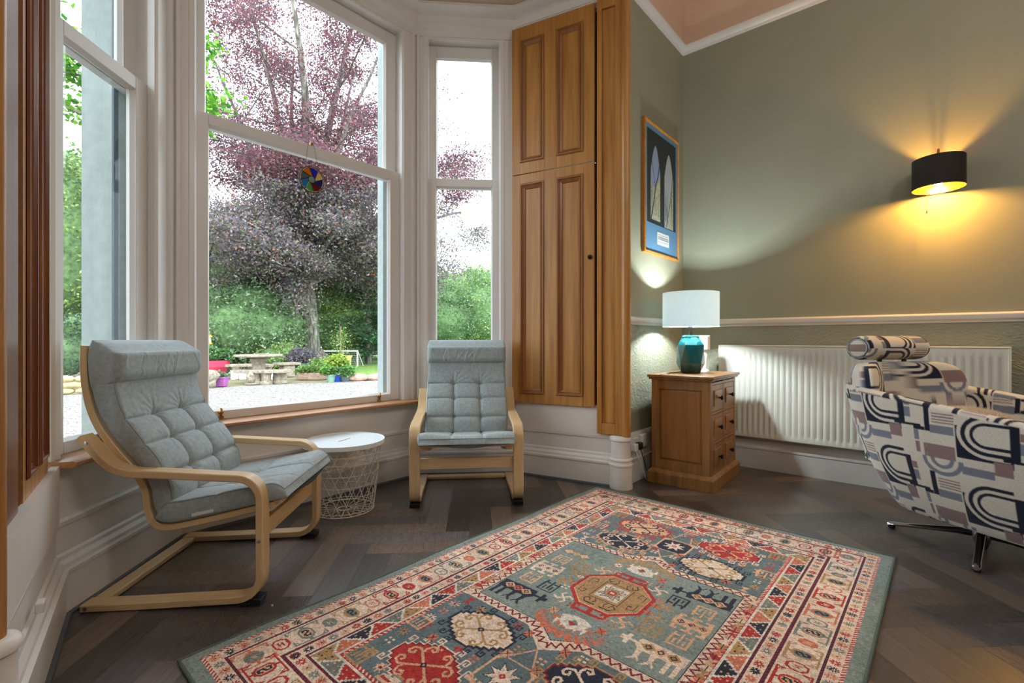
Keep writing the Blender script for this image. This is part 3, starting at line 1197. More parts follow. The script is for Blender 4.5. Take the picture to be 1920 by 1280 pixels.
    if piping:
        pb = MB()
        k0, k1 = top0 - 3, top1 + 2
        loop = [G3[i, k0] for i in range(2, n - 2)] + [G3[i, k1] for i in range(n - 3, 1, -1)]
        pb.tube([tuple(v_) for v_ in loop], .0032, 6, closed=True)
        pb.build('piping', M['piping'], o)
    return o


def poang(name, label, loc, rz, group):
    r = thing(name, label, 'armchair', loc, rz, group)
    B = M['birch']
    # side frames: arm, front post and runner bent from one lamination
    fr = [(-.622, .640), (-.585, .604), (-.545, .556), (-.500, .522), (-.440, .505), (-.36, .500), (-.22, .491), (-.02, .478)]
    fr = catmull(fr, 8)
    corner = fillet([(-.30, .496), (.020, .474), (.020, .027), (-.40, .0165)], [.085, .085], 12)
    full = [q for q in fr if q[0] < -.30] + corner + [(-.612, .0145)]
    for sy in (-1, 1):
        f = sweep_strip('side_frame', full, sy * .310, .062, .027, B, r, 140)
        for (x, z) in ((-.592, .622), (.020, .245), (-.595, .016)):
            sb = MB().lathe([(.0065, sy * .3405), (.0065, sy * .3435), (.003, sy * .3440)], (x, 0, z), 12, axis='y')
            sb.build('bolt', M['steel'], f)
        pd = MB().box(-.050, .012, sy * .31 - .030, sy * .31 + .030, 0.0, .013)
        pd.hexa([(-.02, sy * .31 - .03, .013), (.022, sy * .31 - .03, .0), (.022, sy * .31 + .03, .0), (-.02, sy * .31 + .03, .013)],
                [(-.02, sy * .31 - .03, .030), (.026, sy * .31 - .03, .026), (.026, sy * .31 + .03, .026), (-.02, sy * .31 + .03, .030)])
        p_ = pd.build('foot_pad', M['black'], r, bevel=.002)
        p_['label'] = 'black plastic foot pad'
    # curved seat and back rails
    rail = [(-.655, .978), (-.656, .90), (-.650, .82), (-.632, .735), (-.596, .655), (-.535, .570), (-.470, .492), (-.434, .42), (-.424, .345), (-.400, .295), (-.355, .279),
            (-.25, .296), (-.10, .327), (.05, .360)]
    rail = catmull(rail, 8)
    for sy in (-1, 1):
        sweep_strip('seat_rail', rail, sy * .252, .040, .026, B, r, 110)
    bar_uv(-.014, .006, -.279, .279, .225, .290).build('front_rail', B, r, bevel=.002)
    bar_uv(-.612, -.556, -.279, .279, .001, .026).build('floor_stretcher', B, r, bevel=.006)
    bar_uv(-.470, -.450, -.232, .232, .490, .530).build('arm_stretcher', B, r, bevel=.003)
    sl = bar_uv(.045, .085, -.275, .275, .372, .386)
    for k in range(6):
        x = -.28 + k * .06
        z = .300 + (x + .28) * .215
        bar_uv(x, x + .035, -.235, .235, z, z + .010, sl)
    sl.build('seat_slats', B, r, bevel=.002)
    # cushion: back, seat and head roll
    back = [(-.628, .965), (-.634, .90), (-.628, .82), (-.610, .742), (-.574, .668), (-.514, .585), (-.450, .505), (-.414, .43), (-.402, .36), (-.384, .318)]
    b = cushion('back_cushion', back, .545, lambda q: .086 - .010 * q, M['fabric'], r, 3, (.455, .635, .80, .95), depth=.020, end=.045, wr=.0012, seed=2, folds=.006)
    seat = [(-.392, .312), (-.33, .300), (-.22, .318), (-.10, .344), (.03, .372), (.10, .384)]
    s_ = cushion('seat_cushion', seat, .575, lambda q: .085 - .012 * q, M['fabric'], r, 3, (.02, .50), depth=.014, end=.055, bulge=.008, wr=.002, seed=5, sag=.026, n=120)
    tg = MB().add([(-.25, -.2895, .325), (-.17, -.2895, .342), (-.17, -.291, .355), (-.25, -.291, .338)], [(0, 1, 2, 3)])
    t_ = tg.build('care_tag', M['plastic'], s_, smooth=False, recalc=False)
    t_['label'] = 'small white sewn tag'
    head = [(-.632, 1.000), (-.640, .96), (-.640, .90), (-.634, .83), (-.628, .800)]
    cushion('head_pillow', head, .552, .125, M['fabric'], r, 0, (), n=90, depth=0, end=.068, wr=.0022, seed=9, rad=.030, piping=False)
    return r


ch = poang('lounge_chair', 'bentwood chair with blue-grey tufted cushion on the left, nearest the camera', (.976, 2.160, 0), math.radians(-45), None)
ch2 = copy_tree(ch)
ch2.location = (2.030, 2.118, 0)
ch2.rotation_euler = (0, 0, math.radians(-133.6))
ch2['label'] = 'bentwood chair with grey tufted cushion seen face-on below the narrow right window'
for c_ in (ch, ch2):
    c_['group'] = 'bentwood lounge chairs in the bay'

# ------------------------------------------------------------------ wire basket table
def basket_table():
    r = thing('side_table', 'round white wire basket table with slotted tray top between the two chairs', 'side table', (1.515, 2.625, 0))
    R0, R1, Z0, Z1 = .168, .212, .004, .385

    def rad(z):
        return R0 + (R1 - R0) * (z - Z0) / (Z1 - Z0)
    mb = MB()
    w = .0017
    for z, rr in ((Z0, R0), (Z1, R1), (.02, rad(.02)), (.11, rad(.11)), (.17, rad(.17)), (.235, rad(.235)), (.30, rad(.30)), (.345, rad(.345))):
        mb.tube([(rr * math.cos(2 * PI * k / 48), rr * math.sin(2 * PI * k / 48), z) for k in range(48)], w if z > .01 else .003, 6, closed=True)
    n = 20
    for k in range(n):
        for sg in (-1, 1):
            pts = []
            for i in range(13):
                t = i / 12
                z = Z0 + (Z1 - Z0) * t
                a = 2 * PI * (k + sg * t * 3.0) / n
                pts.append((rad(z) * math.cos(a), rad(z) * math.sin(a), z))
            mb.tube(pts, w, 5)
        a = 2 * PI * k / n
        mb.tube([(R0 * math.cos(a), R0 * math.sin(a), Z0), (.036 * math.cos(a), .036 * math.sin(a), Z0)], w, 5)
    mb.tube([(.036 * math.cos(2 * PI * k / 24), .036 * math.sin(2 * PI * k / 24), Z0) for k in range(24)], .003, 6, closed=True)
    mb.build('wire_basket', M['wire'], r)
    # tray top with a slot cut right through
    tb = MB()
    seg = 64
    Rt = .231
    z0, z1 = .388, .412
    ang = math.radians(20)
    sl = []
    for k in range(seg):
        t = 2 * PI * k / seg
        x = .052 * math.copysign(1, math.cos(t)) * min(1, abs(math.cos(t)) * 1.6)
        y = .0065 * math.copysign(1, math.sin(t)) * min(1, abs(math.sin(t)) * 1.6)
        sl.append((x * math.cos(ang) - y * math.sin(ang), x * math.sin(ang) + y * math.cos(ang)))
    rings = [[(x, y, z1 - .004) for x, y in sl], [((Rt - .006) * math.cos(2 * PI * k / seg + ang), (Rt - .006) * math.sin(2 * PI * k / seg + ang), z1 - .004) for k in range(seg)]]
    for rr, z in ((Rt - .004, z1), (Rt, z1), (Rt, z0), (Rt - .004, z0), (Rt - .004, z1 - .010)):
        rings.append([(rr * math.cos(2 * PI * k / seg + ang), rr * math.sin(2 * PI * k / seg + ang), z) for k in range(seg)])
    rings.append([(x, y, z1 - .010) for x, y in sl])
    rings.append(rings[0])
    vs = [p for g in rings for p in g]
    fs = [(i * seg + k, i * seg + (k + 1) % seg, (i + 1) * seg + (k + 1) % seg, (i + 1) * seg + k) for i in range(len(rings) - 1) for k in range(seg)]
    tb.add(vs, fs)
    t_ = tb.build('tray_top', M['tray'], r)
    t_['label'] = 'white round tray top with a hand slot'


basket_table()

# ------------------------------------------------------------------ patterned swivel armchair
CREAM, NAVY, MAUVE, GREYB = [np.array([lin(q) for q in c]) for c in ((238, 230, 216), (28, 34, 54), (156, 130, 128), (136, 142, 156))]
TW, TH, TSH = .42, .325, .105      # tile size and drop of the next column


def fabric_tile():
    """woven tile drawn in units of 405 x 305 (y downwards), then flipped to metres"""
    c = Canvas(0, TW, 0, TH, .0015, CREAM)
    sx, sy = TW / 405.0, TH / 305.0

    def rect(x0, x1, y0, y1, col):
        for dx in (-405, 0, 405):
            for dy in (-610, -305, 0, 305):
                # a column to the right sits lower by the drop
                dd = -(dx // 405) * TSH / sy
                c.rect((x0 - 370 + dx) * sx, (x1 - 370 + dx) * sx, (305 - y1 + dy + dd) * sy, (305 - y0 + dy + dd) * sy, col)

    def dshape(xc, yc, R, xr, col, flip=1, vert=False):
        """half disc of radius R with straight arms to xr"""
        for dx in (-405, 0, 405):
            for dy in (-610, -305, 0, 305):
                dd = -(dx // 405) * TSH / sy
                X0, Y0 = (xc - 370 + dx), (305 - yc + dy + dd)
                pts = []
                for k in range(25):
                    t = PI / 2 + PI * k / 24
                    pts.append((R * math.cos(t), R * math.sin(t)))
                pts += [(xr - xc, -R), (xr - xc, R)]
                if vert:
                    pts = [(q, p) for p, q in pts]
                c.poly([((X0 + p) * sx, (Y0 + q) * sy) for p, q in pts], col)
    # D motif column
    rect(487, 672, 70, 228, NAVY)
    rect(487, 600, 0, 70, CREAM)
    for R, col in ((100, CREAM), (86, NAVY), (70, CREAM), (56, NAVY), (43, CREAM)):
        dshape(592, 102, R, 664, col)
    rect(664, 692, 45, 190, NAVY)
    rect(664, 692, 8, 45, CREAM)
    rect(610, 670, 205, 264, MAUVE)
    rect(487, 612, 215, 252, CREAM)
    rect(500, 610, 252, 288, GREYB)
    rect(692, 772, -5, 300, CREAM)
    rect(694, 718, 72, 104, MAUVE)
    rect(692, 718, 112, 160, GREYB)
    rect(640, 760, 188, 200, NAVY)
    # block column
    rect(372, 487, 0, 172, CREAM)
    rect(372, 391, 0, 116, NAVY)
    rect(322, 391, 100, 117, NAVY)
    for k in range(4):
        rect(400, 484, 28 + k * 13, 34 + k * 13, MAUVE)
    rect(391, 482, 84, 122, GREYB)
    rect(322, 342, 118, 165, GREYB)
    rect(324, 342, 172, 224, MAUVE)
    rect(360, 482, 174, 238, MAUVE)
    for R, col in ((80, GREYB), (62, CREAM), (46, GREYB), (30, CREAM)):
        dshape(428, 238, R, 430, col, vert=True)
    rect(360, 482, 176, 237, MAUVE)
    A = c.a
    c.a = sum(np.roll(np.roll(A, i, 0), j, 1) for i in (-1, 0, 1) for j in (-1, 0, 1)) / 9.0
    return c


FT = fabric_tile()


def fabric_col(u, v):
    u, v = np.broadcast_arrays(-np.asarray(u, float), np.asarray(v, float))
    k = np.floor(u / TW)
    i = ((u - k * TW) / FT.cell).astype(int) % FT.nx
    j = (((v + k * TSH) % TH) / FT.cell).astype(int) % FT.ny
    return FT.a[i, j]


M['pattern'] = attr_mat('patterned_upholstery', 0.95, 0.22, 420, 0.8, 0.2, 0.15, 0.004)


def swivel_chair():
    F = math.radians(34)
    ang = math.atan2(-math.cos(F), -math.sin(F))
    r = thing('swivel_armchair', 'cream, navy and mauve patterned swivel armchair with head roll on a chrome star base', 'armchair', (3.235, -.185, 0), ang)
    # rim outline: front of near arm, round the back, front of far arm
    half = []
    for k in range(0, 41):
        t = PI / 2 * k / 40
        x = -.20 - .335 * abs(math.sin(t)) ** (2 / 2.7)
        y = .385 * abs(math.cos(t)) ** (2 / 2.7)
        half.append((x, y))
    far = [(.40, .345), (.30, .362), (.15, .378), (0, .385), (-.10, .387)] + half
    near = [(x, -y) for x, y in far]
    line = near[:-1] + far[::-1]
    nU, nV = 860, 240
    U, LU = resample(line, nU)
    B = np.stack([np.where(U[:, 0] < 0, U[:, 0] * .52 - .02, U[:, 0] * .95 - .02), U[:, 1] * .60], 1)
    zb = .150

    def zr(x):
        return np.interp(x, [-.60, -.45, -.25, 0, .20, .40], [.742, .738, .718, .690, .665, .642])
    t = np.linspace(0, 1, nV)
    g = t ** .80
    zz = zr(U[:, 0])
    out = np.zeros((nU, nV, 3))
    for i in range(nU):
        bul = .020 * np.sin(PI * t) * (1 if True else 0)
        d = U[i] - B[i]
        dn = d / (np.linalg.norm(d) + 1e-9)
        P = B[i][None, :] + d[None, :] * g[:, None] + dn[None, :] * bul[:, None]
        out[i, :, :2] = P
        out[i, :, 2] = zb + (zz[i] - zb) * t
    uu = np.linspace(0, LU, nU)
    # pattern coordinates: u along the outline, v up the panel
    Uc = np.repeat(uu[:, None], nV, 1)
    Vc = out[:, :, 2]
    # bottom turn-under
    nb = 20
    bot = np.zeros((nU, nb, 3))
    for k in range(nb):
        q = k / nb
        s = math.sin(q * PI / 2)
        bot[:, k, :2] = np.array([-.02, 0]) + (B - np.array([-.02, 0])) * (s * .9 + .1)
        bot[:, k, 2] = zb - .030 * math.cos(q * PI / 2)
    # rim roll and inner face down to the seat
    cen = np.array([.10, 0])
    nx = np.gradient(U, axis=0)
    nx /= np.linalg.norm(nx, axis=1)[:, None]
    inn = np.stack([-nx[:, 1], nx[:, 0]], 1)
    inn *= np.where(((cen - U) * inn).sum(1) > 0, 1, -1)[:, None]
    nr_, th = 12, .062
    rim = np.zeros((nU, nr_, 3))
    for k in range(nr_):
        a = PI * (k + 1) / nr_
        rim[:, k, :2] = U + inn * (th / 2 * (1 - math.cos(a)))
        rim[:, k, 2] = zz + .026 * math.sin(a)
    ni = 60
    inner = np.zeros((nU, ni, 3))
    for k in range(ni):
        q = (k + 1) / ni
        inner[:, k, :2] = U + inn * (th + .03 * q)
        inner[:, k, 2] = zz + (.36 - zz) * q
    V = np.concatenate([bot, out, rim, inner], 1)
    m = V.shape[1]
    col = np.zeros((nU, m, 3))
    col[:, :nb] = fabric_col(Uc[:, :1] + .02 + 0 * bot[:, :, 0], 0 * bot[:, :, 0] + .12)
    col[:, nb:nb + nV] = fabric_col(Uc + .02, Vc * 1.08)
    ur = Uc[:, :1] + 0 * rim[:, :, 0]
    col[:, nb + nV:nb + nV + nr_] = fabric_col(ur + .13, np.arange(nr_)[None, :] * .006 + .02 + 0 * ur)
    ui = Uc[:, :1] + 0 * inner[:, :, 0]
    col[:, nb + nV + nr_:] = fabric_col(ui + .13, inner[:, :, 2] + .1)
    np_mesh('shell', V.reshape(-1, 3), grid_quads(nU, m), M['pattern'], r, vcol=col.reshape(-1, 3))
    # front and underside closing
    e0, e1 = V[0], V[-1]
    mb = MB()
    mb.box(-.22, .30, -.18, .18, .135, .22)
    mb.build('seat_base', M['black'], r, bevel=.03)
    # closed front ends of the arms
    for e in (e0, e1):
        poly = [tuple(p) for p in e[nb::6]]
        c_ = np.mean(np.array(poly), 0)
        vs = poly
        me = MB().add(vs + [(c_[0] + .02, c_[1], c_[2])], [(i, i + 1, len(vs)) for i in range(len(vs) - 1)])
        V2 = np.array(me.v)
        a_ = me.build('arm_front', M['pattern'], r, angle=180)
        ca = a_.data.color_attributes.new('col', 'FLOAT_COLOR', 'POINT')
        fc = fabric_col(V2[:, 1] + .1, V2[:, 2] * 1.08)
        ca.data.foreach_set('color', np.c_[fc, np.ones(len(fc))].astype(np.float32).ravel())

    def soft_box(name, c, dims, e1_=.35, e2_=.35, rot=0.0, off=(0, 0), n=200, mm=380, bend=0.0):
        """superellipsoid cushion coloured with the woven pattern; dims are half sizes"""
        th_ = np.linspace(-PI / 2, PI / 2, n)
        ph = np.linspace(-PI, PI, mm, endpoint=False)
        sp = lambda w, e: np.sign(np.sin(w)) * np.abs(np.sin(w)) ** e
        cp = lambda w, e: np.sign(np.cos(w)) * np.abs(np.cos(w)) ** e
        T_, P_ = np.meshgrid(th_, ph, indexing='ij')
        X = dims[0] * cp(T_, e1_) * cp(P_, e2_)
        Y = dims[1] * cp(T_, e1_) * sp(P_, e2_)
        Z = dims[2] * sp(T_, e1_)
        X = X + bend * (Y / dims[1]) ** 2
        cr, sr = math.cos(rot), math.sin(rot)
        X2, Z2 = X * cr + Z * sr, -X * sr + Z * cr
        V = np.stack([X2 + c[0], Y + c[1], Z2 + c[2]], -1).reshape(-1, 3)
        sv = np.r_[0, np.cumsum(np.hypot(np.diff(X[:, mm // 2]), np.diff(Z[:, mm // 2])))]
        su = np.r_[0, np.cumsum(np.hypot(np.diff(X[n // 2]), np.diff(Y[n // 2])))]
        fc = fabric_col(su[None, :] + off[0] + 0 * X, sv[:, None] + off[1] + 0 * X).reshape(-1, 3)
        return np_mesh(name, V, grid_quads(n, mm, True)[:, ::-1], M['pattern'], r, vcol=fc)
    soft_box('backrest', (-.435, 0, .66), (.080, .345, .215), .42, .34, -.12, (.05, .03), bend=.13)
    soft_box('seat_cushion', (.05, 0, .40), (.36, .285, .075), .4, .3, 0, (.1, .1))
    # head roll on the back
    nR, mR = 260, 220
    yv = np.linspace(-.225, .225, nR)
    a = np.linspace(0, 2 * PI, mR, endpoint=False)
    rr = .068 * (np.clip(1 - (np.abs(yv) / .228) ** 16, 0, 1) ** .5 * .35 + .65)
    A, Yv = np.meshgrid(a, yv)
    X = -.445 + rr[:, None] * 1.15 * np.cos(A)
    Z = .955 + rr[:, None] * np.sin(A)
    V = np.stack([X, Yv, Z], -1).reshape(-1, 3)
    hc = fabric_col(Yv + .62, A * .072 + .05).reshape(-1, 3)
    hr = np_mesh('head_roll', V, grid_quads(nR, mR, True), M['pattern'], r, vcol=hc)
    for sy in (-1, 1):
        k, q = np.meshgrid(np.linspace(0, 1, 24), a, indexing='ij')
        rad = .068 * .65 + .0
        x = -.445 + k * rad * 1.15 * np.cos(q)
        z = .955 + k * rad * np.sin(q)
        y = sy * (.225 + .012 * (1 - k ** 2))
        V = np.stack([x, y, z], -1).reshape(-1, 3)
        cc = np.where((np.abs(z - .955) < .020)[..., None], MAUVE, CREAM).reshape(-1, 3)
        e_ = np_mesh('end_disc', V, grid_quads(24, mR, True), M['pattern'], hr, vcol=cc)
        rb = MB().tube([(-.445 + .048 * 1.15 * math.cos(w_), sy * .226, .955 + .048 * math.sin(w_)) for w_ in a[::4]], .004, 6, closed=True)
        p_ = rb.build('piping', M['fabric'], hr)
    for sy in (-.09, .09):
        s_ = MB().tube([(-.43, sy, .92), (-.42, sy, .84)], .012, 8).build('head_roll_strap', M['black'], r)
    # star base
    hub = MB().lathe([(.020, .0), (.034, .045), (.040, .085), (.030, .105), (.028, .14)], (0, 0, 0), 28, cap=True)
    hub.build('hub', M['chrome'], r)
    for q in range(4):
        w_ = math.radians(84 + 90 * q) - ang
        d = Vector((math.cos(w_), math.sin(w_), 0))
        n_ = Vector((-d.y, d.x, 0))
        vs = []
        st = [(.015, .022, .050, .092), (.10, .019, .046, .076), (.22, .016, .030, .052), (.32, .015, .016, .036), (.350, .016, .010, .032), (.362, .012, .010, .026)]
        for (s, w, z0, z1) in st:
            c_ = d * s
            ring = []
            for k in range(10):
                b_ = 2 * PI * k / 10
                ring.append(c_ + n_ * (w * math.cos(b_)) + Vector((0, 0, (z0 + z1) / 2 + (z1 - z0) / 2 * math.sin(b_))))
            vs += ring
        fs = [(i * 10 + k, i * 10 + (k + 1) % 10, (i + 1) * 10 + (k + 1) % 10, (i + 1) * 10 + k) for i in range(len(st) - 1) for k in range(10)]
        fs += [tuple(range(9, -1, -1)), tuple(range(50, 60))]
        f_ = MB().add(vs, fs).build('foot', M['chrome'], r)
        pp = d * .345
        MB().lathe([(.014, 0), (.016, .004), (.016, .012)], (pp.x, pp.y, 0), 16).build('glide', M['black'], f_)
    # fluffy cream throw on the seat
    fl = thing('sheepskin_throw', 'fluffy cream sheepskin lying on the seat of the patterned armchair', 'throw', (3.235, -.185, .0), ang)
    n, mm = 46, 60
    rng = np.random.default_rng(4)
    V, Q = [], []
    base = []
    for k in range(26000):
        a_, q_ = rng.uniform(0, 2 * PI), math.sqrt(rng.uniform(0, 1))
        x, y = -.02 + .27 * q_ * math.cos(a_), -.06 + .21 * q_ * math.sin(a_)
        z = .475 + .175 * math.sqrt(max(0, 1 - q_ * q_))
        nrm = Vector((x * .8, y * .8, .25)).normalized()
        nrm = (nrm + Vector(rng.normal(0, .35, 3).tolist())).normalized()
        tip = Vector((x, y, z)) + nrm * rng.uniform(.018, .04)
        sd = nrm.cross(Vector(rng.normal(0, 1, 3).tolist())).normalized() * .0022
        o_ = len(V)
        V += [Vector((x, y, z)) - sd, Vector((x, y, z)) + sd, tip]
        Q.append((o_, o_ + 1, o_ + 2))
    M['wool'] = plain('cream_wool', rgb(240, 226, 200), 0.95)
    np_mesh('fleece', np.array([tuple(p) for p in V]), np.array(Q), M['wool'], fl, smooth=False)
    hm = MB().ball((-.02, -.06, .478), 1.0, 32, 14, s=(.27, .21, .173))
    hm.v = [(p[0], p[1], max(p[2], .478)) for p in hm.v]
    hm.build('hide', M['wool'], fl)


swivel_chair()
# ------------------------------------------------------------------ radiator
def radiator():
    y0, y1, z0, z1 = -.354, 1.292, .250, .955
    r = thing('radiator', 'long white ribbed panel radiator under the dado rail on the right wall', 'radiator', (4.04, 0, 0))
    nf = 41
    p = (y1 - y0 - .05) / nf
    prof = [(0, y0 + .012), (0, y0 + .025)]
    for k in range(nf):
        a = y0 + .025 + k * p
        prof += [(.0, a + p * .10), (.011, a + p * .28), (.011, a + p * .55), (0, a + p * .74)]
    prof += [(0, y1 - .012)]
    zs = [(z0 + .012, 1.0), (z0 + .030, 1.0), (z0 + .052, 0), (z0 + .060, 1), (z1 - .075, 1), (z1 - .055, 0), (z1 - .006, 0)]
    zs = [(z0, 0), (z0 + .030, 0), (z0 + .050, 1), (z1 - .070, 1), (z1 - .050, 0), (z1 - .004, 0)]
    mb = MB()
    n, m = len(zs), len(prof)
    vs = [(x * s, y, z) for (z, s) in zs for (x, y) in prof]
    mb.add(vs, [(i * m + j, i * m + j + 1, (i + 1) * m + j + 1, (i + 1) * m + j) for i in range(n - 1) for j in range(m - 1)])
    mb.build('front_panel', M['radiator'], r, angle=60)
    cb = MB()
    cb.box(-.004, .075, y0 - .002, y0 + .012, z0 + .01, z1)
    cb.box(-.004, .075, y1 - .012, y1 + .002, z0 + .01, z1)
    cb.box(.065, .075, y0, y1, z0, z1)
    cb.build('side_cover', M['radiator'], r, bevel=.003)
    tb = MB().box(-.006, .075, y0 - .003, y1 + .003, z1 - .006, z1 + .004)
    tb.build('top_grille', M['radiator'], r, bevel=.003)
    vb = MB().tube([(.045, y0 - .03, z0 + .06), (.045, y0 - .03, .002)], .008, 10)
    vb.lathe([(.014, 0), (.018, .01), (.018, .05), (.012, .06)], (.045, y0 - .03, z0 + .06), 16)
    vb.tube([(.045, y0 - .03, z0 + .07), (.045, y0 + .01, z0 + .07)], .008, 10)
    vb.build('valve', M['plastic'], r)


radiator()

# ------------------------------------------------------------------ chest of small drawers
def chest():
    r = thing('drawer_chest', 'honey oak chest of six small drawers with dark knobs beside the radiator', 'chest of drawers', (3.225, 1.070, 0), math.radians(2.0))
    W, D, H = .655, .445, .758      # x along the wall, y depth (front at y=0)
    O, OD = M['oak'], M['oakdark']
    b = MB()
    ix = .022
    # left side: framed and panelled
    b.box(ix, ix + .022, ix, ix + .055, .095, .725)
    b.box(ix, ix + .022, D - ix - .055, D - ix, .095, .725)
    b.box(ix, ix + .022, ix + .055, D - ix - .055, .66, .725)
    b.box(ix, ix + .022, ix + .055, D - ix - .055, .095, .165)
    b.box(W - ix - .022, W - ix, ix, D - ix, .095, .725)
    b.box(ix + .022, W - ix - .022, D - ix - .02, D - ix, .095, .725)
    # front frame
    xs = [ix + .022, ix + .045, W / 2 - .010, W / 2 + .010, W - ix - .045, W - ix - .022]
    b.box(xs[0], xs[1], ix, ix + .03, .095, .725)
    b.box(xs[2], xs[3], ix, ix + .03, .095, .725)
    b.box(xs[4], xs[5], ix, ix + .03, .095, .725)
    zs = [.112, .310, .508, .706]
    for z in (.095, .301, .499, .697):
        b.box(xs[1], xs[4], ix, ix + .03, z, z + .018 if z > .1 else .112)
    b.box(xs[1], xs[4], ix + .04, ix + .05, .095, .725)
    b.build('carcass', O, r, bevel=.0015)
    sp = MB().box(ix + .014, ix + .020, ix + .05, D - ix - .05, .16, .665)
    rings = [[(ix + .014 - dd, ix + .055 + i, .165 + i), (ix + .014 - dd, D - ix - .055 - i, .165 + i), (ix + .014 - dd, D - ix - .055 - i, .66 - i), (ix + .014 - dd, ix + .055 + i, .66 - i)] for i, dd in ((.0, .0005), (.004, .0008), (.016, .006))]
    sp.add([q for g_ in rings for q in g_], [(i * 4 + q, i * 4 + (q + 1) % 4, (i + 1) * 4 + (q + 1) % 4, (i + 1) * 4 + q) for i in range(2) for q in range(4)] + [(8, 9, 10, 11)])
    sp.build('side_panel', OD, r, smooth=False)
    t = MB()
    t.box(-.004, W + .004, -.004, D + .002, .738, H)
    t.box(.006, W - .006, .006, D - .006, .724, .739)
    t.build('top', O, r, bevel=.005, bseg=3)
    p = MB()
    p.box(-.004, W + .004, -.004, D + .002, 0, .078)
    p.hexa([(-.004, -.004, .078), (W + .004, -.004, .078), (W + .004, D, .078), (-.004, D, .078)], [(ix - .004, ix - .004, .100), (W - ix + .004, ix - .004, .100), (W - ix + .004, D - ix + .004, .100), (ix - .004, D - ix + .004, .100)])
    p.build('plinth', O, r, bevel=.003)
    for ci, (xa, xb) in enumerate(((xs[1], xs[2]), (xs[3], xs[4]))):
        for ri in range(3):
            za, zb = [(.113, .300), (.320, .498), (.518, .696)][ri]
            d = MB()
            g = .002
            d.box(xa + g, xb - g, ix + .002, ix + .03, za + g, zb - g)
            k = .030
            f = ix + .002
            rings = [[(xa + g + i, f - dd, za + g + i), (xb - g - i, f - dd, za + g + i), (xb - g - i, f - dd, zb - g - i), (xa + g + i, f - dd, zb - g - i)] for i, dd in ((.018, 0.0005), (.034, .0), (.036, .007), (.060, .009))]
            vs = [q for rg in rings for q in rg]
            fs = [(i * 4 + q, i * 4 + (q + 1) % 4, (i + 1) * 4 + (q + 1) % 4, (i + 1) * 4 + q) for i in range(3) for q in range(4)] + [(12, 13, 14, 15)]
            d.add(vs, fs)
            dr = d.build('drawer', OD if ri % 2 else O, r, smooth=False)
            kb = MB().lathe([(.006, f - .008), (.006, f - .018), (.015, f - .024), (.016, f - .031), (.010, f - .037), (.002, f - .038)], ((xa + xb) / 2, 0, (za + zb) / 2), 18, axis='y')
            kk = kb.build('knob', M['bronze'], dr)
            kk['label'] = 'dark round knob'


chest()

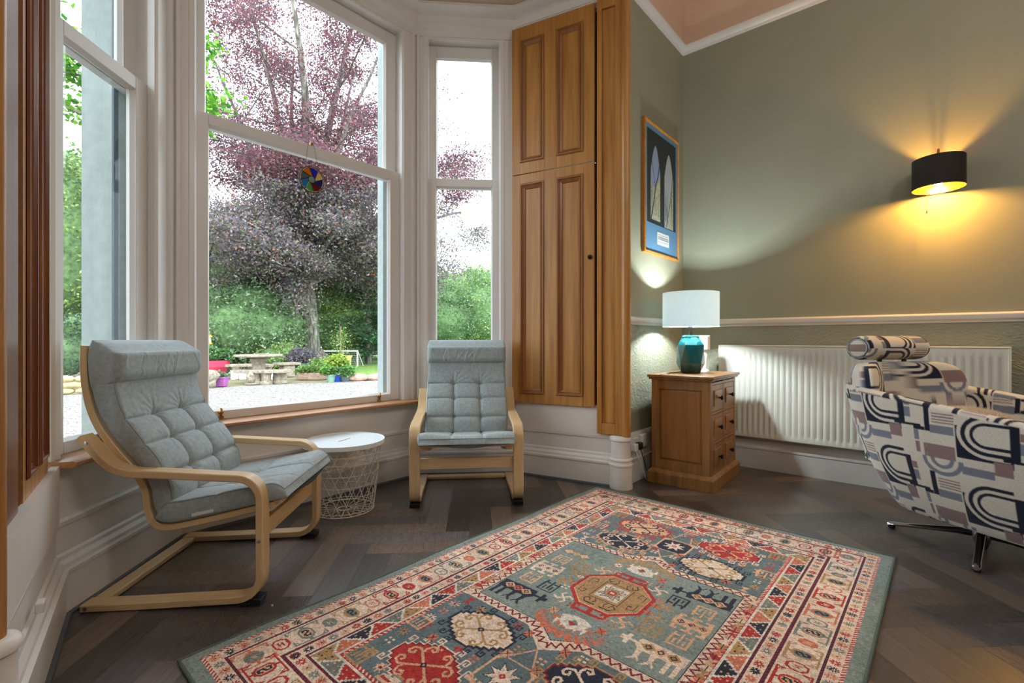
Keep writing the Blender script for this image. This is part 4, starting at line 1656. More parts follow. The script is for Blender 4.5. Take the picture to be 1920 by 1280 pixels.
# ------------------------------------------------------------------ table lamp with faceted teal base
def lamp():
    c = (3.545, 1.335, .758)
    r = thing('table_lamp', 'lit table lamp with white drum shade and faceted teal ceramic base on the oak chest', 'lamp', c)
    m, nt, b, out = new_mat('teal_glaze')
    v = coords(nt)
    sx = N(nt, 'ShaderNodeSeparateXYZ')
    nt.links.new(v, sx.inputs[0])
    t = N(nt, 'ShaderNodeTexNoise', i_Scale=18.0, i_Detail=4.0)
    nt.links.new(v, t.inputs['Vector'])
    md = N(nt, 'ShaderNodeMath', operation='MULTIPLY_ADD')
    md.inputs[1].default_value = .06
    nt.links.new(t.outputs['Fac'], md.inputs[0])
    nt.links.new(sx.outputs['Z'], md.inputs[2])
    rp = ramp(nt, md.outputs[0], [(0.03, rgb(40, 62, 60)), (.07, rgb(8, 84, 92)), (.22, rgb(0, 92, 104)), (.28, rgb(16, 116, 124))])
    nt.links.new(rp.outputs[0], b.inputs['Base Color'])
    b.inputs['Roughness'].default_value = .12
    b.inputs['Coat Weight'].default_value = .6
    n = 8
    levels = [(.0, .066, 0), (.004, .070, 0), (.070, .098, .5), (.205, .098, 0), (.255, .062, .5), (.262, .060, .5), (.268, .060, .5), (.275, .048, .5)]
    mb = MB()
    rings = []
    for (z, rad, ph) in levels:
        rings.append([(rad * math.cos(2 * PI * (k + ph) / n), rad * math.sin(2 * PI * (k + ph) / n), z) for k in range(n)])
    vs = [p for g in rings for p in g]
    fs = []
    for i in range(len(rings) - 1):
        pa, pb = levels[i][2], levels[i + 1][2]
        for k in range(n):
            a, b2 = i * n + k, i * n + (k + 1) % n
            c2, d = (i + 1) * n + (k + 1) % n, (i + 1) * n + k
            if pa == pb:
                fs.append((a, b2, c2, d))
            elif pb > pa:
                fs += [(a, b2, d), (b2, c2, d)]
            else:
                fs += [(a, c2, d), (a, b2, c2)]
    fs += [tuple(range(n - 1, -1, -1)), tuple(range((len(rings) - 1) * n, len(rings) * n))]
    mb.add(vs, fs)
    o = mb.build('base', m, r, smooth=False, bevel=.0025)
    o['label'] = 'glossy teal faceted ceramic base'
    MB().lathe([(.014, .275), (.014, .30), (.010, .302), (.010, .325), (.016, .327), (.016, .40)], (0, 0, 0), 18).build('neck', M['chrome'], r)
    # shade
    m2, nt, b, out = new_mat('white_linen_shade')
    nt.nodes.remove(b)
    d = N(nt, 'ShaderNodeBsdfDiffuse')
    tl = N(nt, 'ShaderNodeBsdfTranslucent')
    v = coords(nt, 'Object', (900, 900, 300))
    tn = N(nt, 'ShaderNodeTexNoise', i_Scale=1.0)
    nt.links.new(v, tn.inputs['Vector'])
    rp = ramp(nt, tn.outputs['Fac'], [(.3, (.66, .70, .70, 1)), (.7, (.90, .94, .94, 1))])
    nt.links.new(rp.outputs[0], d.inputs[0])
    nt.links.new(rp.outputs[0], tl.inputs[0])
    mx = N(nt, 'ShaderNodeMixShader')
    mx.inputs[0].default_value = .58
    nt.links.new(d.outputs[0], mx.inputs[1])
    nt.links.new(tl.outputs[0], mx.inputs[2])
    nt.links.new(mx.outputs[0], out.inputs[0])
    R = .197
    s = MB().lathe([(R, .338), (R, .588), (R - .002, .588), (R - .002, .338), (R, .338)], (0, 0, 0), 64, cap=False)
    so = s.build('shade', m2, r)
    sp = MB()
    for k in range(3):
        a = 2 * PI * k / 3 + .4
        sp.tube([(.016 * math.cos(a), .016 * math.sin(a), .345), ((R - .002) * math.cos(a), (R - .002) * math.sin(a), .350)], .002, 6)
    sp.build('shade_fitter', M['chrome'], r)
    bb = MB().ball((0, 0, .445), .019, 20, 14, s=(1, 1, 1.2))
    bo = bb.build('bulb', emit('cool_bulb', (.80, .95, 1.0, 1), 55), r)
    cd = catmull([(-.06, .03, .012), (-.11, .08, .004), (-.17, .09, .004), (-.24, .06, .004), (-.30, .10, .003)], 8)
    MB().tube(cd, .003, 6).build('cord', M['black'], r)
    return c


LAMP = lamp()


def small_lamp():
    r = thing('accent_lamp', 'small white lamp with square shade and slim stem half hidden behind the teal lamp', 'lamp', (3.775, 1.315, .758))
    MB().lathe([(.034, 0), (.034, .010), (.016, .018), (.014, .03), (.020, .09), (.024, .135), (.012, .155), (.010, .185)], (0, 0, 0), 24).build('stem', M['plastic'], r)
    MB().box(-.034, .034, -.034, .034, .165, .275).build('shade', M['plastic'], r, bevel=.006)


small_lamp()

# ------------------------------------------------------------------ wall light
def sconce():
    c = (3.985, -.035, 0)
    r = thing('wall_light', 'lit black drum wall light with gold lining and pull cord on the right wall', 'wall light', c)
    R = .128
    z0, z1 = 1.935, 2.118
    mo = plain('black_shade_fabric', rgb(34, 26, 22), 0.8)
    mi = plain('gold_lining', rgb(232, 178, 70), 0.28, 0.85)
    MB().lathe([(R, z0), (R, z1)], (0, 0, 0), 64, cap=False).build('shade', mo, r, recalc=False)
    ln = MB().lathe([(R - .002, z1), (R - .002, z0)], (0, 0, 0), 64, cap=False)
    ln.lathe([(R, z1), (R - .002, z1)], (0, 0, 0), 64, cap=False)
    ln.lathe([(R - .002, z0), (R, z0)], (0, 0, 0), 64, cap=False)
    l_ = ln.build('lining', mi, r, recalc=False)
    l_['label'] = 'gold metallic inner lining'
    ab = MB()
    ab.lathe([(.045, .143), (.045, .132), (.030, .126), (.012, .122)], (0, -.0, 2.02), 24, axis='x')
    ab.tube(catmull([(.125, 0, 2.02), (.085, 0, 2.06), (.075, 0, 2.13), (.050, 0, 2.185), (.015, 0, 2.175), (0, 0, 2.13), (0, 0, 2.06)], 8), .007, 10)
    ab.lathe([(.014, 1.995), (.016, 2.0), (.016, 2.05), (.010, 2.06)], (0, 0, 0), 18)
    ab.build('arm', M['brass'], r)
    for k in range(3):
        a = 2 * PI * k / 3
        MB().tube([(.016 * math.cos(a), .016 * math.sin(a), 2.085), ((R - .002) * math.cos(a), (R - .002) * math.sin(a), 2.09)], .0018, 6).build('shade_spoke', M['brass'], r)
    MB().ball((0, 0, 1.968), .019, 20, 14, s=(1, 1, 1.3)).build('bulb', emit('warm_bulb', (1, .62, .16, 1), 45), r)
    pc = MB().tube([(.05, .055, 2.03), (.05, .055, 1.83)], .0012, 6)
    pc.lathe([(.002, 1.80), (.005, 1.805), (.004, 1.825), (.001, 1.832)], (.05, .055, 0), 10)
    pc.build('pull_cord', M['steel'], r)
    return c


SC = sconce()

# ------------------------------------------------------------------ framed picture
def picture():
    x0, x1, z0, z1 = 3.335, 3.985, 1.655, 2.655
    w, h = x1 - x0, z1 - z0
    r = thing('framed_picture', 'tall framed print of two arched openings with a blue mount on the alcove wall', 'picture', (x0, YA - .001, z0))
    mw = wood('picture_frame_wood', rgb(176, 110, 36), rgb(206, 142, 60), (20, 20, 20), .35)
    f = .022
    fb = MB()
    for (a, b) in (((0, 0), (w, 0)), ((w, 0), (w, h)), ((w, h), (0, h)), ((0, h), (0, 0))):
        sx0, sz0 = (f if a[0] == 0 else -f), (f if a[1] == 0 else -f)
        sx1, sz1 = (f if b[0] == 0 else -f), (f if b[1] == 0 else -f)
        vs = []
        for (px, pz, sx, sz) in ((a[0], a[1], sx0, sz0), (b[0], b[1], sx1, sz1)):
            vs += [(px, 0, pz), (px, -.024, pz), (px + sx * .6, -.028, pz + sz * .6), (px + sx, -.020, pz + sz), (px + sx, 0, pz + sz)]
        fb.add(vs, [(i, (i + 1) % 5, 5 + (i + 1) % 5, 5 + i) for i in range(5)])
    fb.build('frame', mw, r, angle=20)
    mat_ = plain('blue_mount_card', rgb(92, 134, 168), .8)
    MB().box(f, w - f, -.014, -.004, f, h - f).build('mount', mat_, r, smooth=False)
    # print: dark ground with two pointed arches of sky and winter grasses
    px0, px1, pz0, pz1 = .062, w - .058, .235, h - .060
    ink = plain('print_ink', rgb(38, 44, 42), .7)
    MB().box(px0, px1, -.0155, -.0135, pz0, pz1).build('print', ink, r, smooth=False)
    sky1, sky2 = plain('print_sky', rgb(138, 150, 178), .7), plain('print_pale_sky', rgb(166, 170, 172), .7)
    grass = plain('print_grass', rgb(170, 168, 146), .7, noise=.35, nscale=60)

    def arch(cx, hw, zb, zt, zs):
        pts = [(cx - hw, zb), (cx + hw, zb), (cx + hw, zs)]
        for k in range(1, 13):
            t = k / 12
            pts.append((cx + hw * (1 - t) ** .62, zs + (zt - zs) * t))
        for k in range(11, -1, -1):
            t = k / 12
            pts.append((cx - hw * (1 - t) ** .62, zs + (zt - zs) * t))
        return pts

    def flat(pts, y, name, m, lab=None):
        mb = MB().add([(x, y, z) for x, z in pts], [tuple(range(len(pts)))])
        o = mb.build(name, m, r, smooth=False, recalc=False)
        if lab:
            o['label'] = lab
    pw, ph = px1 - px0, pz1 - pz0
    cxa, cxb = px0 + pw * .27, px0 + pw * .74
    za = pz0 + .03
    flat(arch(cxa, .085, za, pz1 - .10, pz1 - .30), -.0160, 'left_arch', sky1, 'blue-grey arched opening')
    flat(arch(cxb, .085, pz0 + .005, pz1 - .10, pz1 - .30), -.0160, 'right_arch', sky2, 'pale arched opening')
    flat([(cxa - .085, za), (cxa + .085, za), (cxa + .085, pz1 - .32), (cxa + .055, pz1 - .36), (cxa - .005, pz0 + .28), (cxa - .055, pz1 - .42), (cxa - .085, pz1 - .36)], -.0163, 'grass', grass)
    flat([(cxb - .06, pz0 + .005), (cxb + .085, pz0 + .005), (cxb + .085, pz0 + .42), (cxb + .03, pz0 + .25)], -.0163, 'grass', grass)
    tw = MB()

    def stroke(pts, wd):
        for (a, b) in zip(pts[:-1], pts[1:]):
            d = Vector((b[0] - a[0], b[1] - a[1])).normalized()
            n_ = (-d.y * wd / 2, d.x * wd / 2)
            tw.add([(a[0] + n_[0], -.0166, a[1] + n_[1]), (b[0] + n_[0], -.0166, b[1] + n_[1]), (b[0] - n_[0], -.0166, b[1] - n_[1]), (a[0] - n_[0], -.0166, a[1] - n_[1])], [(0, 1, 2, 3)])
    stroke(catmull([(cxa - .08, za), (cxa - .03, pz0 + .17), (cxa + .0, pz0 + .28), (cxa + .05, pz0 + .40), (cxa + .085, pz0 + .53)], 6), .012)
    stroke(catmull([(cxa + .0, pz0 + .28), (cxa - .04, pz0 + .40), (cxa - .075, pz0 + .5)], 6), .006)
    stroke(catmull([(cxb - .05, pz0 + .01), (cxb + .01, pz0 + .18), (cxb + .06, pz0 + .36), (cxb + .08, pz0 + .48)], 6), .007)
    rr = random.Random(5)
    for k in range(26):
        bx = rr.choice((cxa, cxb)) + rr.uniform(-.07, .07)
        stroke([(bx, za + rr.uniform(0, .05)), (bx + rr.uniform(-.02, .02), za + rr.uniform(.12, .30))], .0025)
    tw.build('stems', ink, r, smooth=False, recalc=False)
    stroke_m = MB()
    cap = plain('caption_card', rgb(214, 216, 214), .7)
    cx0, cx1, cz0, cz1 = w * .36, w * .70, .088, .185
    MB().box(cx0, cx1, -.0165, -.0138, cz0, cz1).build('caption_card', cap, r, smooth=False)
    # caption: rows of small printed strokes (illegible at this size in the photograph)
    for k, z in enumerate((cz1 - .022, cz1 - .042, cz1 - .056, cz1 - .076)):
        x = cx0 + .02
        big = k in (1, 2)
        while x < cx1 - .03:
            L = rr.uniform(.006, .014) if not big else rr.uniform(.012, .022)
            stroke_m.add([(x, -.0169, z), (x + L, -.0169, z), (x + L, -.0169, z + (.009 if big else .004)), (x, -.0169, z + (.009 if big else .004))], [(0, 1, 2, 3)])
            x += L + .004
    stroke_m.build('caption_print', plain('caption_ink', rgb(110, 116, 118), .7), r, smooth=False, recalc=False)


picture()

# ------------------------------------------------------------------ sockets, plugs and leads on the alcove skirting
def sockets():
    ys = YA - .0475
    yb = YA - .053
    r = thing('socket_plate', 'white double socket on the skirting between the bay and the oak chest', 'socket', (3.055, yb + .018, .265))
    MB().box(-.012, .150, -.012, .004, -.043, .043).build('plate', M['plastic'], r, bevel=.004)
    for xa in (.02, .09):
        MB().box(xa, xa + .03, -.0128, -.0118, .018, .028).build('switch', M['plastic'], r)
    for nm, x, m_, lab, sag in (('plug', .035, M['plastic'], 'white mains plug with white lead in the socket', .05), ('plug', .105, M['black'], 'black mains plug with black lead beside the white one', .0)):
        p = thing(nm, lab, 'plug', (3.055 + x, yb + .005, .255), 0)
        MB().box(-.024, .024, -.040, -.0, -.025, .025).build('body', m_, p, bevel=.007)
        cd = catmull([(0, -.03, -.02), (.01, -.045, -.08), (.05 + sag * .5, -.05, -.17), (.12, -.05 + sag * .1, -.235), (.16, -.03, -.247)], 8)
        MB().tube(cd, .0035, 8).build('lead', m_, p)
    ex = thing('socket_box', 'white surface socket box beside the plugs, half behind the oak chest', 'socket', (3.055 + .205, yb + .018, .275))
    MB().box(-.035, .055, -.022, .004, -.045, .045).build('box', M['plastic'], ex, bevel=.004)
    MB().box(-.02, .04, -.0228, -.0218, -.01, .01).build('face', M['plastic'], ex)


sockets()
cb = MB().box(-.010, .010, -.020, .020, -.014, .014).build('cable_clip', M['white'], bevel=.003)
cb.location = (.160, 1.90, .250)
cb.rotation_euler = (0, 0, math.radians(-12))
tag(cb, 'small white block on the left skirting near the camera', 'clip')

# crumb of white paint on the floor
cr = MB().ball((0, 0, .003), .004, 8, 6).build('paint_chip', M['white'])
cr.location = (.783, 1.870, 0)
tag(cr, 'tiny white chip on the floor in front of the near chair', 'chip')

# ------------------------------------------------------------------ stained glass suncatcher
def suncatcher():
    c = (1.475, 2.945, 2.008)
    r = thing('suncatcher', 'round stained glass suncatcher hanging in front of the wide window', 'suncatcher', c)
    R = .080
    lead = plain('dark_leading', rgb(44, 36, 32), .5, .6)
    cols = [(232, 150, 20), (30, 50, 220), (240, 220, 160), (48, 40, 130), (150, 12, 22), (110, 190, 110), (30, 160, 210), (110, 130, 130)]
    ring = MB().tube([(R * math.cos(2 * PI * k / 40), 0, R * math.sin(2 * PI * k / 40)) for k in range(40)], .004, 6, closed=True)
    rim = ring.build('rim', lead, r)
    bd = MB()
    for k in range(44):
        a = 2 * PI * k / 44
        bd.ball(((R - .001) * math.cos(a), -.004, (R - .001) * math.sin(a)), .0036, 6, 4)
    b_ = bd.build('bead_row', M['brass'], r)
    b_['label'] = 'row of small pale beads round the rim'
    ri, ro = .022, R - .006
    lb = MB().tube([(ri * math.cos(2 * PI * k / 20), 0, ri * math.sin(2 * PI * k / 20)) for k in range(20)], .003, 6, closed=True)
    for k, c_ in enumerate(cols):
        a0 = PI / 2 + 1.0 - 2 * PI * k / 8
        a1 = a0 - 2 * PI / 8
        tw = .62
        inner = [(ri * math.cos(a0 - tw), ri * math.sin(a0 - tw)), (ri * math.cos(a1 - tw), ri * math.sin(a1 - tw))]
        outer = [(ro * math.cos(a1 + (a0 - a1) * q / 6), ro * math.sin(a1 + (a0 - a1) * q / 6)) for q in range(7)]
        pts = inner + outer
        cx, cz = sum(p[0] for p in pts) / len(pts), sum(p[1] for p in pts) / len(pts)
        pts = [(cx + (x - cx) * .86, cz + (z - cz) * .86) for x, z in pts]
        col = tuple(lin(q) for q in c_) + (1,)
        MB().prism(pts, -.0015, .0015, axis='y').build('glass_piece', stained('stained_%d' % k, col), r, smooth=False)
        lb.tube([(inner[0][0], 0, inner[0][1]), (ro * math.cos(a0), 0, ro * math.sin(a0))], .0028, 6)
    lb.build('leading', lead, r)
    MB().lathe([(.001, -.002), (.019, -.002), (.019, .002), (.001, .002)], (0, 0, 0), 20, axis='y').build('centre_glass', stained('stained_centre', rgb(170, 190, 180)), r)
    ch_ = MB()
    for sx in (-1, 1):
        ch_.tube([(sx * .045, 0, .066), (sx * .018 + .004, .014, .225)], .0011, 5)
    ch_.build('chain', M['bronze'], r)
    hk = MB().box(-.005, .015, .008, .018, .222, .236).build('hook', M['brass'], r)


suncatcher()
# ------------------------------------------------------------------ patterned rug
def rc(r, g, b):
    return np.array([lin(r), lin(g), lin(b)], np.float32)


R_TEAL, R_SAGE, R_CREAM, R_RED, R_DRED = rc(104, 120, 123), rc(138, 150, 143), rc(238, 210, 188), rc(188, 48, 46), rc(132, 32, 44)
R_NAVY, R_TAN, R_SALM, R_PEACH, R_GREY = rc(36, 42, 60), rc(188, 146, 98), rc(214, 122, 94), rc(226, 178, 142), rc(126, 134, 126)
R_WHITE, R_EDGE, R_DKGRN = rc(234, 222, 206), rc(134, 145, 138), rc(52, 74, 66)
HU, HW = 1.243, .795


def paint_rug():
    c = Canvas(-HU, HU, -HW, HW, .003, R_EDGE)
    ident = lambda x, y: (x, y)
    bands = [(.045, R_CREAM), (.058, R_CREAM), (.096, R_DRED), (.106, R_WHITE), (.109, R_CREAM), (.212, R_CREAM), (.218, R_DRED), (.228, R_CREAM), (.270, R_DRED), (.280, R_WHITE), (.338, R_WHITE), (.346, R_RED), (.360, R_TEAL)]
    for o, col in bands:
        c.rect(-HU + o, HU - o, -HW + o, HW - o, col)
    # field mottling
    FU, FW = HU - .360, HW - .360
    # borders run along four edges in local (s along, d inward) coordinates
    edges = [(lambda s, d: (s, -HW + d), HU), (lambda s, d: (-s, HW - d), HU), (lambda s, d: (-HU + d, -s), HW), (lambda s, d: (HU - d, s), HW)]
    cyc = [R_RED, R_NAVY, R_SALM, R_GREY, R_PEACH]
    for T, H in edges:
        c.T = T
        # ropes: slanted twist
        for (d0, d1, ca, cb, st) in ((.045, .057, R_RED, R_WHITE, .016), (.096, .106, R_DRED, R_NAVY, .018), (.216, .228, R_DRED, R_NAVY, .018), (.270, .280, R_DRED, R_NAVY, .018), (.346, .360, R_RED, R_CREAM, .018)):
            L = H - d0
            c.poly([(-L, d0), (L, d0), (L - (d1 - d0), d1), (-L + (d1 - d0), d1)], ca)
            n = int(2 * L / st)
            for k in range(n):
                s = -L + .008 + k * st
                c.poly([(s, d0 + .001), (s + st * .42, d0 + .001), (s + st * .42 + .009, d1 - .001), (s + .009, d1 - .001)], cb)
        # rosettes in two narrow bands
        for (d0, d1) in ((.058, .096), (.230, .269)):
            m = (d0 + d1) / 2
            L = H - d0 - .02
            n = int(round(2 * L / .0425))
            for k in range(n + 1):
                s = -L + 2 * L * k / n
                col = cyc[k % 5]
                for (a, b) in ((-.0125, -.009), (-.0125, .009), (.0125, -.009), (.0125, .009), (-.004, -.0135), (.004, -.0135), (-.004, .0135), (.004, .0135), (-.015, 0), (.015, 0)):
                    c.line([(s + a * .45, m + b * .45), (s + a, m + b)], .0048, col)
                c.rect(s - .003, s + .003, m - .003, m + .003, R_CREAM if k % 2 else R_DRED)
        # main border: S-hexagons between anchor shapes
        m = .160
        L = H - .160
        n = int(round(2 * L / .0820))
        hexc = [R_TAN, R_RED, R_GREY, R_SALM, R_NAVY]
        for k in range(n + 1):
            s = -L + 2 * L * k / n
            if k % 2 == 0:
                col = [R_SALM, R_GREY, R_TAN, R_RED][(k // 2) % 4]
                c.poly([(s - .024, m - .018), (s - .012, m - .033), (s + .012, m - .033), (s + .024, m - .018), (s + .024, m + .018), (s + .012, m + .033), (s - .012, m + .033), (s - .024, m + .018)], col)
                c.poly([(s - .017, m - .014), (s - .006, m - .026), (s + .006, m - .026), (s + .017, m - .014), (s + .017, m + .014), (s + .006, m + .026), (s - .006, m + .026), (s - .017, m + .014)], R_PEACH if k % 4 else R_GREY)
                cs = R_NAVY
                c.line([(s + .009, m + .010), (s + .005, m + .018), (s - .006, m + .017), (s - .008, m + .004), (s + .008, m - .004), (s + .006, m - .017), (s - .005, m - .018), (s - .009, m - .010)], .0075, cs)
                for sg in (-1, 1):
                    c.rect(s - .005, s + .005, min(m + sg * .030, m + sg * .046), max(m + sg * .030, m + sg * .046), col)
                    c.line([(s - .050, m + sg * .046), (s + .050, m + sg * .046)], .007, col)
                    for sd in (-1, 1):
                        c.poly([(s + sd * .058, m + sg * .050), (s + sd * .054, m + sg * .018), (s + sd * .038, m + sg * .044)], col)
                        c.poly([(s + sd * .051, m + sg * .043), (s + sd * .050, m + sg * .030), (s + sd * .044, m + sg * .043)], R_CREAM)
            else:
                col = [R_RED, R_GREY, R_SALM][(k // 2) % 3]
                o_ = [(s - .022, m - .014), (s - .010, m - .028), (s + .010, m - .028), (s + .022, m - .014), (s + .022, m + .014), (s + .010, m + .028), (s - .010, m + .028), (s - .022, m + .014)]
                if k % 4 == 1:
                    c.line(o_, .007, col, True)
                else:
                    c.poly(o_, col)
                c.line([(s - .006, m - .012), (s - .006, m + .008)], .004, R_PEACH if k % 4 != 1 else col)
                c.line([(s + .006, m + .012), (s + .006, m - .008)], .004, R_PEACH if k % 4 != 1 else col)
                c.line([(s - .006, m + .008), (s + .006, m - .008)], .004, R_PEACH if k % 4 != 1 else col)
        # stepped triangles
        L = H - .290
        st = .130
        n = int(round(2 * L / st))
        tc = [R_TAN, R_SALM, R_NAVY, R_RED, R_GREY]
        for k in range(n):
            s = -L + 2 * L * (k + .5) / n
            for half, col in ((0, tc[(2 * k) % 5]), (1, tc[(2 * k + 1) % 5])):
                sc_ = s + half * L / n - L / n * .5
                for q in range(6):
                    w = .044 * (1 - (q + .2) / 6) + .002
                    d = (.284 + q * .0088) if not half else (.3368 - (q + 1) * .0088)
                    c.rect(sc_ - w, sc_ + w, d, d + .0088, col)
                    if q in (1, 3):
                        for e in (-.5, .5):
                            c.rect(sc_ + e * w - .004, sc_ + e * w + .004, d + .002, d + .007, R_NAVY if col is R_TAN else R_PEACH)
    c.T = ident

    # field ground with abrash
    i0, i1, j0, j1 = c.win(-FU, FU, -FW, FW)
    fld = c.a[i0:i1, j0:j1]
    rng = np.random.default_rng(2)
    # zig-zag framed central panel
    outer = [(-.378, -.432), (.378, -.432), (.378, -.11), (.462, 0), (.378, .11), (.378, .432), (-.378, .432), (-.378, .11), (-.462, 0), (-.378, -.11)]
    inner = [(-.338, -.392), (.338, -.392), (.338, -.085), (.395, 0), (.338, .085), (.338, .392), (-.338, .392), (-.338, .085), (-.395, 0), (-.338, -.085)]
    c.poly(outer, R_CREAM)
    mid = [((a[0] + b[0]) / 2, (a[1] + b[1]) / 2) for a, b in zip(outer, inner)]
    zig = []
    for k in range(len(mid)):
        a, b = np.array(mid[k]), np.array(mid[(k + 1) % len(mid)])
        L = np.linalg.norm(b - a)
        d = (b - a) / L
        nn = np.array([-d[1], d[0]])
        q = max(2, int(round(L / .034)))
        for i in range(q):
            zig.append(tuple(a + d * L * (i + .25) / q + nn * .013))
            zig.append(tuple(a + d * L * (i + .75) / q - nn * .013))
    c.line(zig, .0065, R_DRED, True)
    c.poly(inner, R_SAGE)
    c.line(inner, .0035, R_NAVY, True)

    def tf(cx, cy, fx=1, fy=1, sw=False, sc=1.0):
        def T(x, y):
            x, y = x * sc, y * sc
            if sw:
                x, y = y, x
            return (cx + fx * x, cy + fy * y)
        c.T = T

    def hook(x, y, sx, sy, w, col, s=1.0):
        """small ram's horn curl"""
        pts = [(0, 0), (.014, .010), (.030, .012), (.040, .004), (.038, -.008), (.028, -.012), (.020, -.006), (.024, .0)]
        c.line([(x + sx * a * s, y + sy * b * s) for a, b in pts], w, col)

    def scrolls(col, w=.0088, s=1.0, dia=R_NAVY):
        # eight curls branching from a diagonal cross, long axis y
        for fx in (-1, 1):
            for fy in (-1, 1):
                c.line([(0, 0), (fx * .030 * s, fy * .042 * s)], w, col)
                p = (fx * .030 * s, fy * .042 * s)
                cur1 = [(0, 0), (.010, .018), (.002, .036), (-.014, .040), (-.022, .030), (-.016, .020), (-.006, .022)]
                cur2 = [(0, 0), (.018, .004), (.034, -.002), (.040, -.016), (.030, -.026), (.020, -.020), (.024, -.012)]
                c.line([(p[0] + fx * a * s, p[1] + fy * b * s) for a, b in cur1], w, col)
                c.line([(p[0] + fx * a * s, p[1] + fy * b * s) for a, b in cur2], w, col)
        c.line([(-.010, 0), (0, .010), (.010, 0), (0, -.010)], .007, dia, True)

    def medallion(fill, edge, keys, scroll):
        # stepped lozenge, half sizes .098 (x) by .132 (y)
        st = [(.094, .030), (.084, .052), (.072, .074), (.058, .096), (.042, .116), (.026, .130)]

        def outline(g):
            up = []
            px = None
            for (x, y) in st:
                if px is not None:
                    up.append((x + g, py + g))
                up.append((x + g, y + g))
                px, py = x, y
            q = up + [(-x, y) for x, y in reversed(up)] + [(-x, -y) for x, y in up] + [(x, -y) for x, y in reversed(up)]
            return q
        # square key frets outside the steps
        for fx in (-1, 1):
            for fy in (-1, 1):
                for (x, y) in st[::2]:
                    a, b = x + .004, y + .006
                    key = [(a - .006, b), (a + .026, b), (a + .026, b + .021), (a + .004, b + .021), (a + .004, b + .010), (a + .015, b + .010)]
                    c.line([(fx * p, fy * q) for p, q in key], .0052, keys)
        c.poly(outline(.008), keys)
        c.poly(outline(.003), edge)
        c.poly(outline(-.002), fill)
        scrolls(scroll, s=1.16)

    U1, U2, W1 = .508, .752, .212
    for (cx, cy, f, e, k, s) in ((-U1, -W1, R_CREAM, R_NAVY, R_NAVY, R_TAN), (-U2, -W1, R_RED, R_DRED, R_CREAM, R_PEACH), (-U1, W1, R_NAVY, R_DRED, R_TAN, R_CREAM), (-U2, W1, R_PEACH, R_RED, R_RED, R_NAVY),
                                 (U1, W1, R_CREAM, R_NAVY, R_NAVY, R_TAN), (U2, W1, R_RED, R_DRED, R_CREAM, R_PEACH), (U1, -W1, R_NAVY, R_TAN, R_PEACH, R_CREAM), (U2, -W1, R_PEACH, R_RED, R_RED, R_NAVY)):
        tf(cx, cy)
        medallion(f, e, k, s)
    # star boxes on the short axis with lines to the border
    for sx in (-1, 1):
        tf(sx * .628, 0)
        oc = [(-.075, -.050), (-.050, -.075), (.050, -.075), (.075, -.050), (.075, .050), (.050, .075), (-.050, .075), (-.075, .050)]
        c.rect(-.078, .078, -.078, .078, R_PEACH)
        c.poly(oc, R_PEACH)
        c.poly([(x * .94, y * .94) for x, y in oc], R_TEAL if sx < 0 else R_NAVY)
        star = []
        for k in range(16):
            a = 2 * PI * k / 16 + .2
            rr = .055 if k % 2 == 0 else .026
            star.append((rr * math.cos(a), rr * math.sin(a)))
        c.poly([(x * 1.15, y * 1.15) for x, y in star], R_NAVY)
        c.poly(star, R_CREAM)
        c.line([(-.010, 0), (0, .010), (.010, 0), (0, -.010)], .006, R_RED, True)
        c.line([(-sx * .078, -.05), (-sx * .165, -.0)], .006, R_PEACH)
        c.line([(-sx * .078, .05), (-sx * .165, .0)], .006, R_PEACH)
        c.line([(sx * .078, -.05), (sx * .25, -.005)], .006, R_PEACH)
        c.line([(sx * .078, .05), (sx * .25, .005)], .006, R_PEACH)
    # pendant half shapes against the short borders
    for sx in (-1, 1):
        for k in (-1, 0, 1):
            tf(sx * .880, k * .22, -sx)
            for q in range(5):
                w = .060 - q * .011
                c.rect(q * .011, q * .011 + .011, -w, w, (R_PEACH, R_RED, R_CREAM, R_GREY, R_TAN)[q])
    # central octagon
    tf(0, 0)
    oc = lambda a, b: [(-b, -a), (b, -a), (a, -b), (a, b), (b, a), (-b, a), (-a, b), (-a, -b)]
    c.poly(oc(.152, .070), R_RED)
    c.poly(oc(.138, .064), R_PEACH)
    c.poly(oc(.134, .062), R_TAN)
    for fx in (-1, 1):
        for fy in (-1, 1):
            c.line([(fx * .016, fy * .118), (fx * .060, fy * .118), (fx * .066, fy * .096), (fx * .040, fy * .090), (fx * .040, fy * .104)], .0035, R_NAVY)
            c.line([(fx * .118, fy * .012), (fx * .118, fy * .052), (fx * .096, fy * .066), (fx * .080, fy * .050), (fx * .100, fy * .040)], .0045, R_NAVY)
            c.line([(fx * .070, fy * .030), (fx * .092, fy * .018), (fx * .110, fy * .026)], .0035, R_NAVY)
    c.line([(-.072, -.062), (.072, -.062), (.072, .062), (-.072, .062)], .0035, R_NAVY, True)
    c.poly([(-.056, -.052), (.056, -.052), (.056, .052), (-.056, .052)], R_WHITE)
    for k in range(4):
        a = PI / 2 * k
        cs, sn = math.cos(a), math.sin(a)
        rot = lambda x, y: (x * cs - y * sn, x * sn + y * cs)
        c.line([rot(.012, -.02), rot(.046, -.030), rot(.030, 0), rot(.046, .030), rot(.012, .02)], .003, R_NAVY)
        c.poly([rot(.010, -.012), rot(.036, -.022), rot(.026, 0), rot(.036, .022), rot(.010, .012)], R_TAN)
    c.poly([(-.016, -.016), (.016, -.016), (.016, .016), (-.016, .016)], R_RED)
    c.poly([(-.008, -.008), (.008, -.008), (.008, .008), (-.008, .008)], R_CREAM)
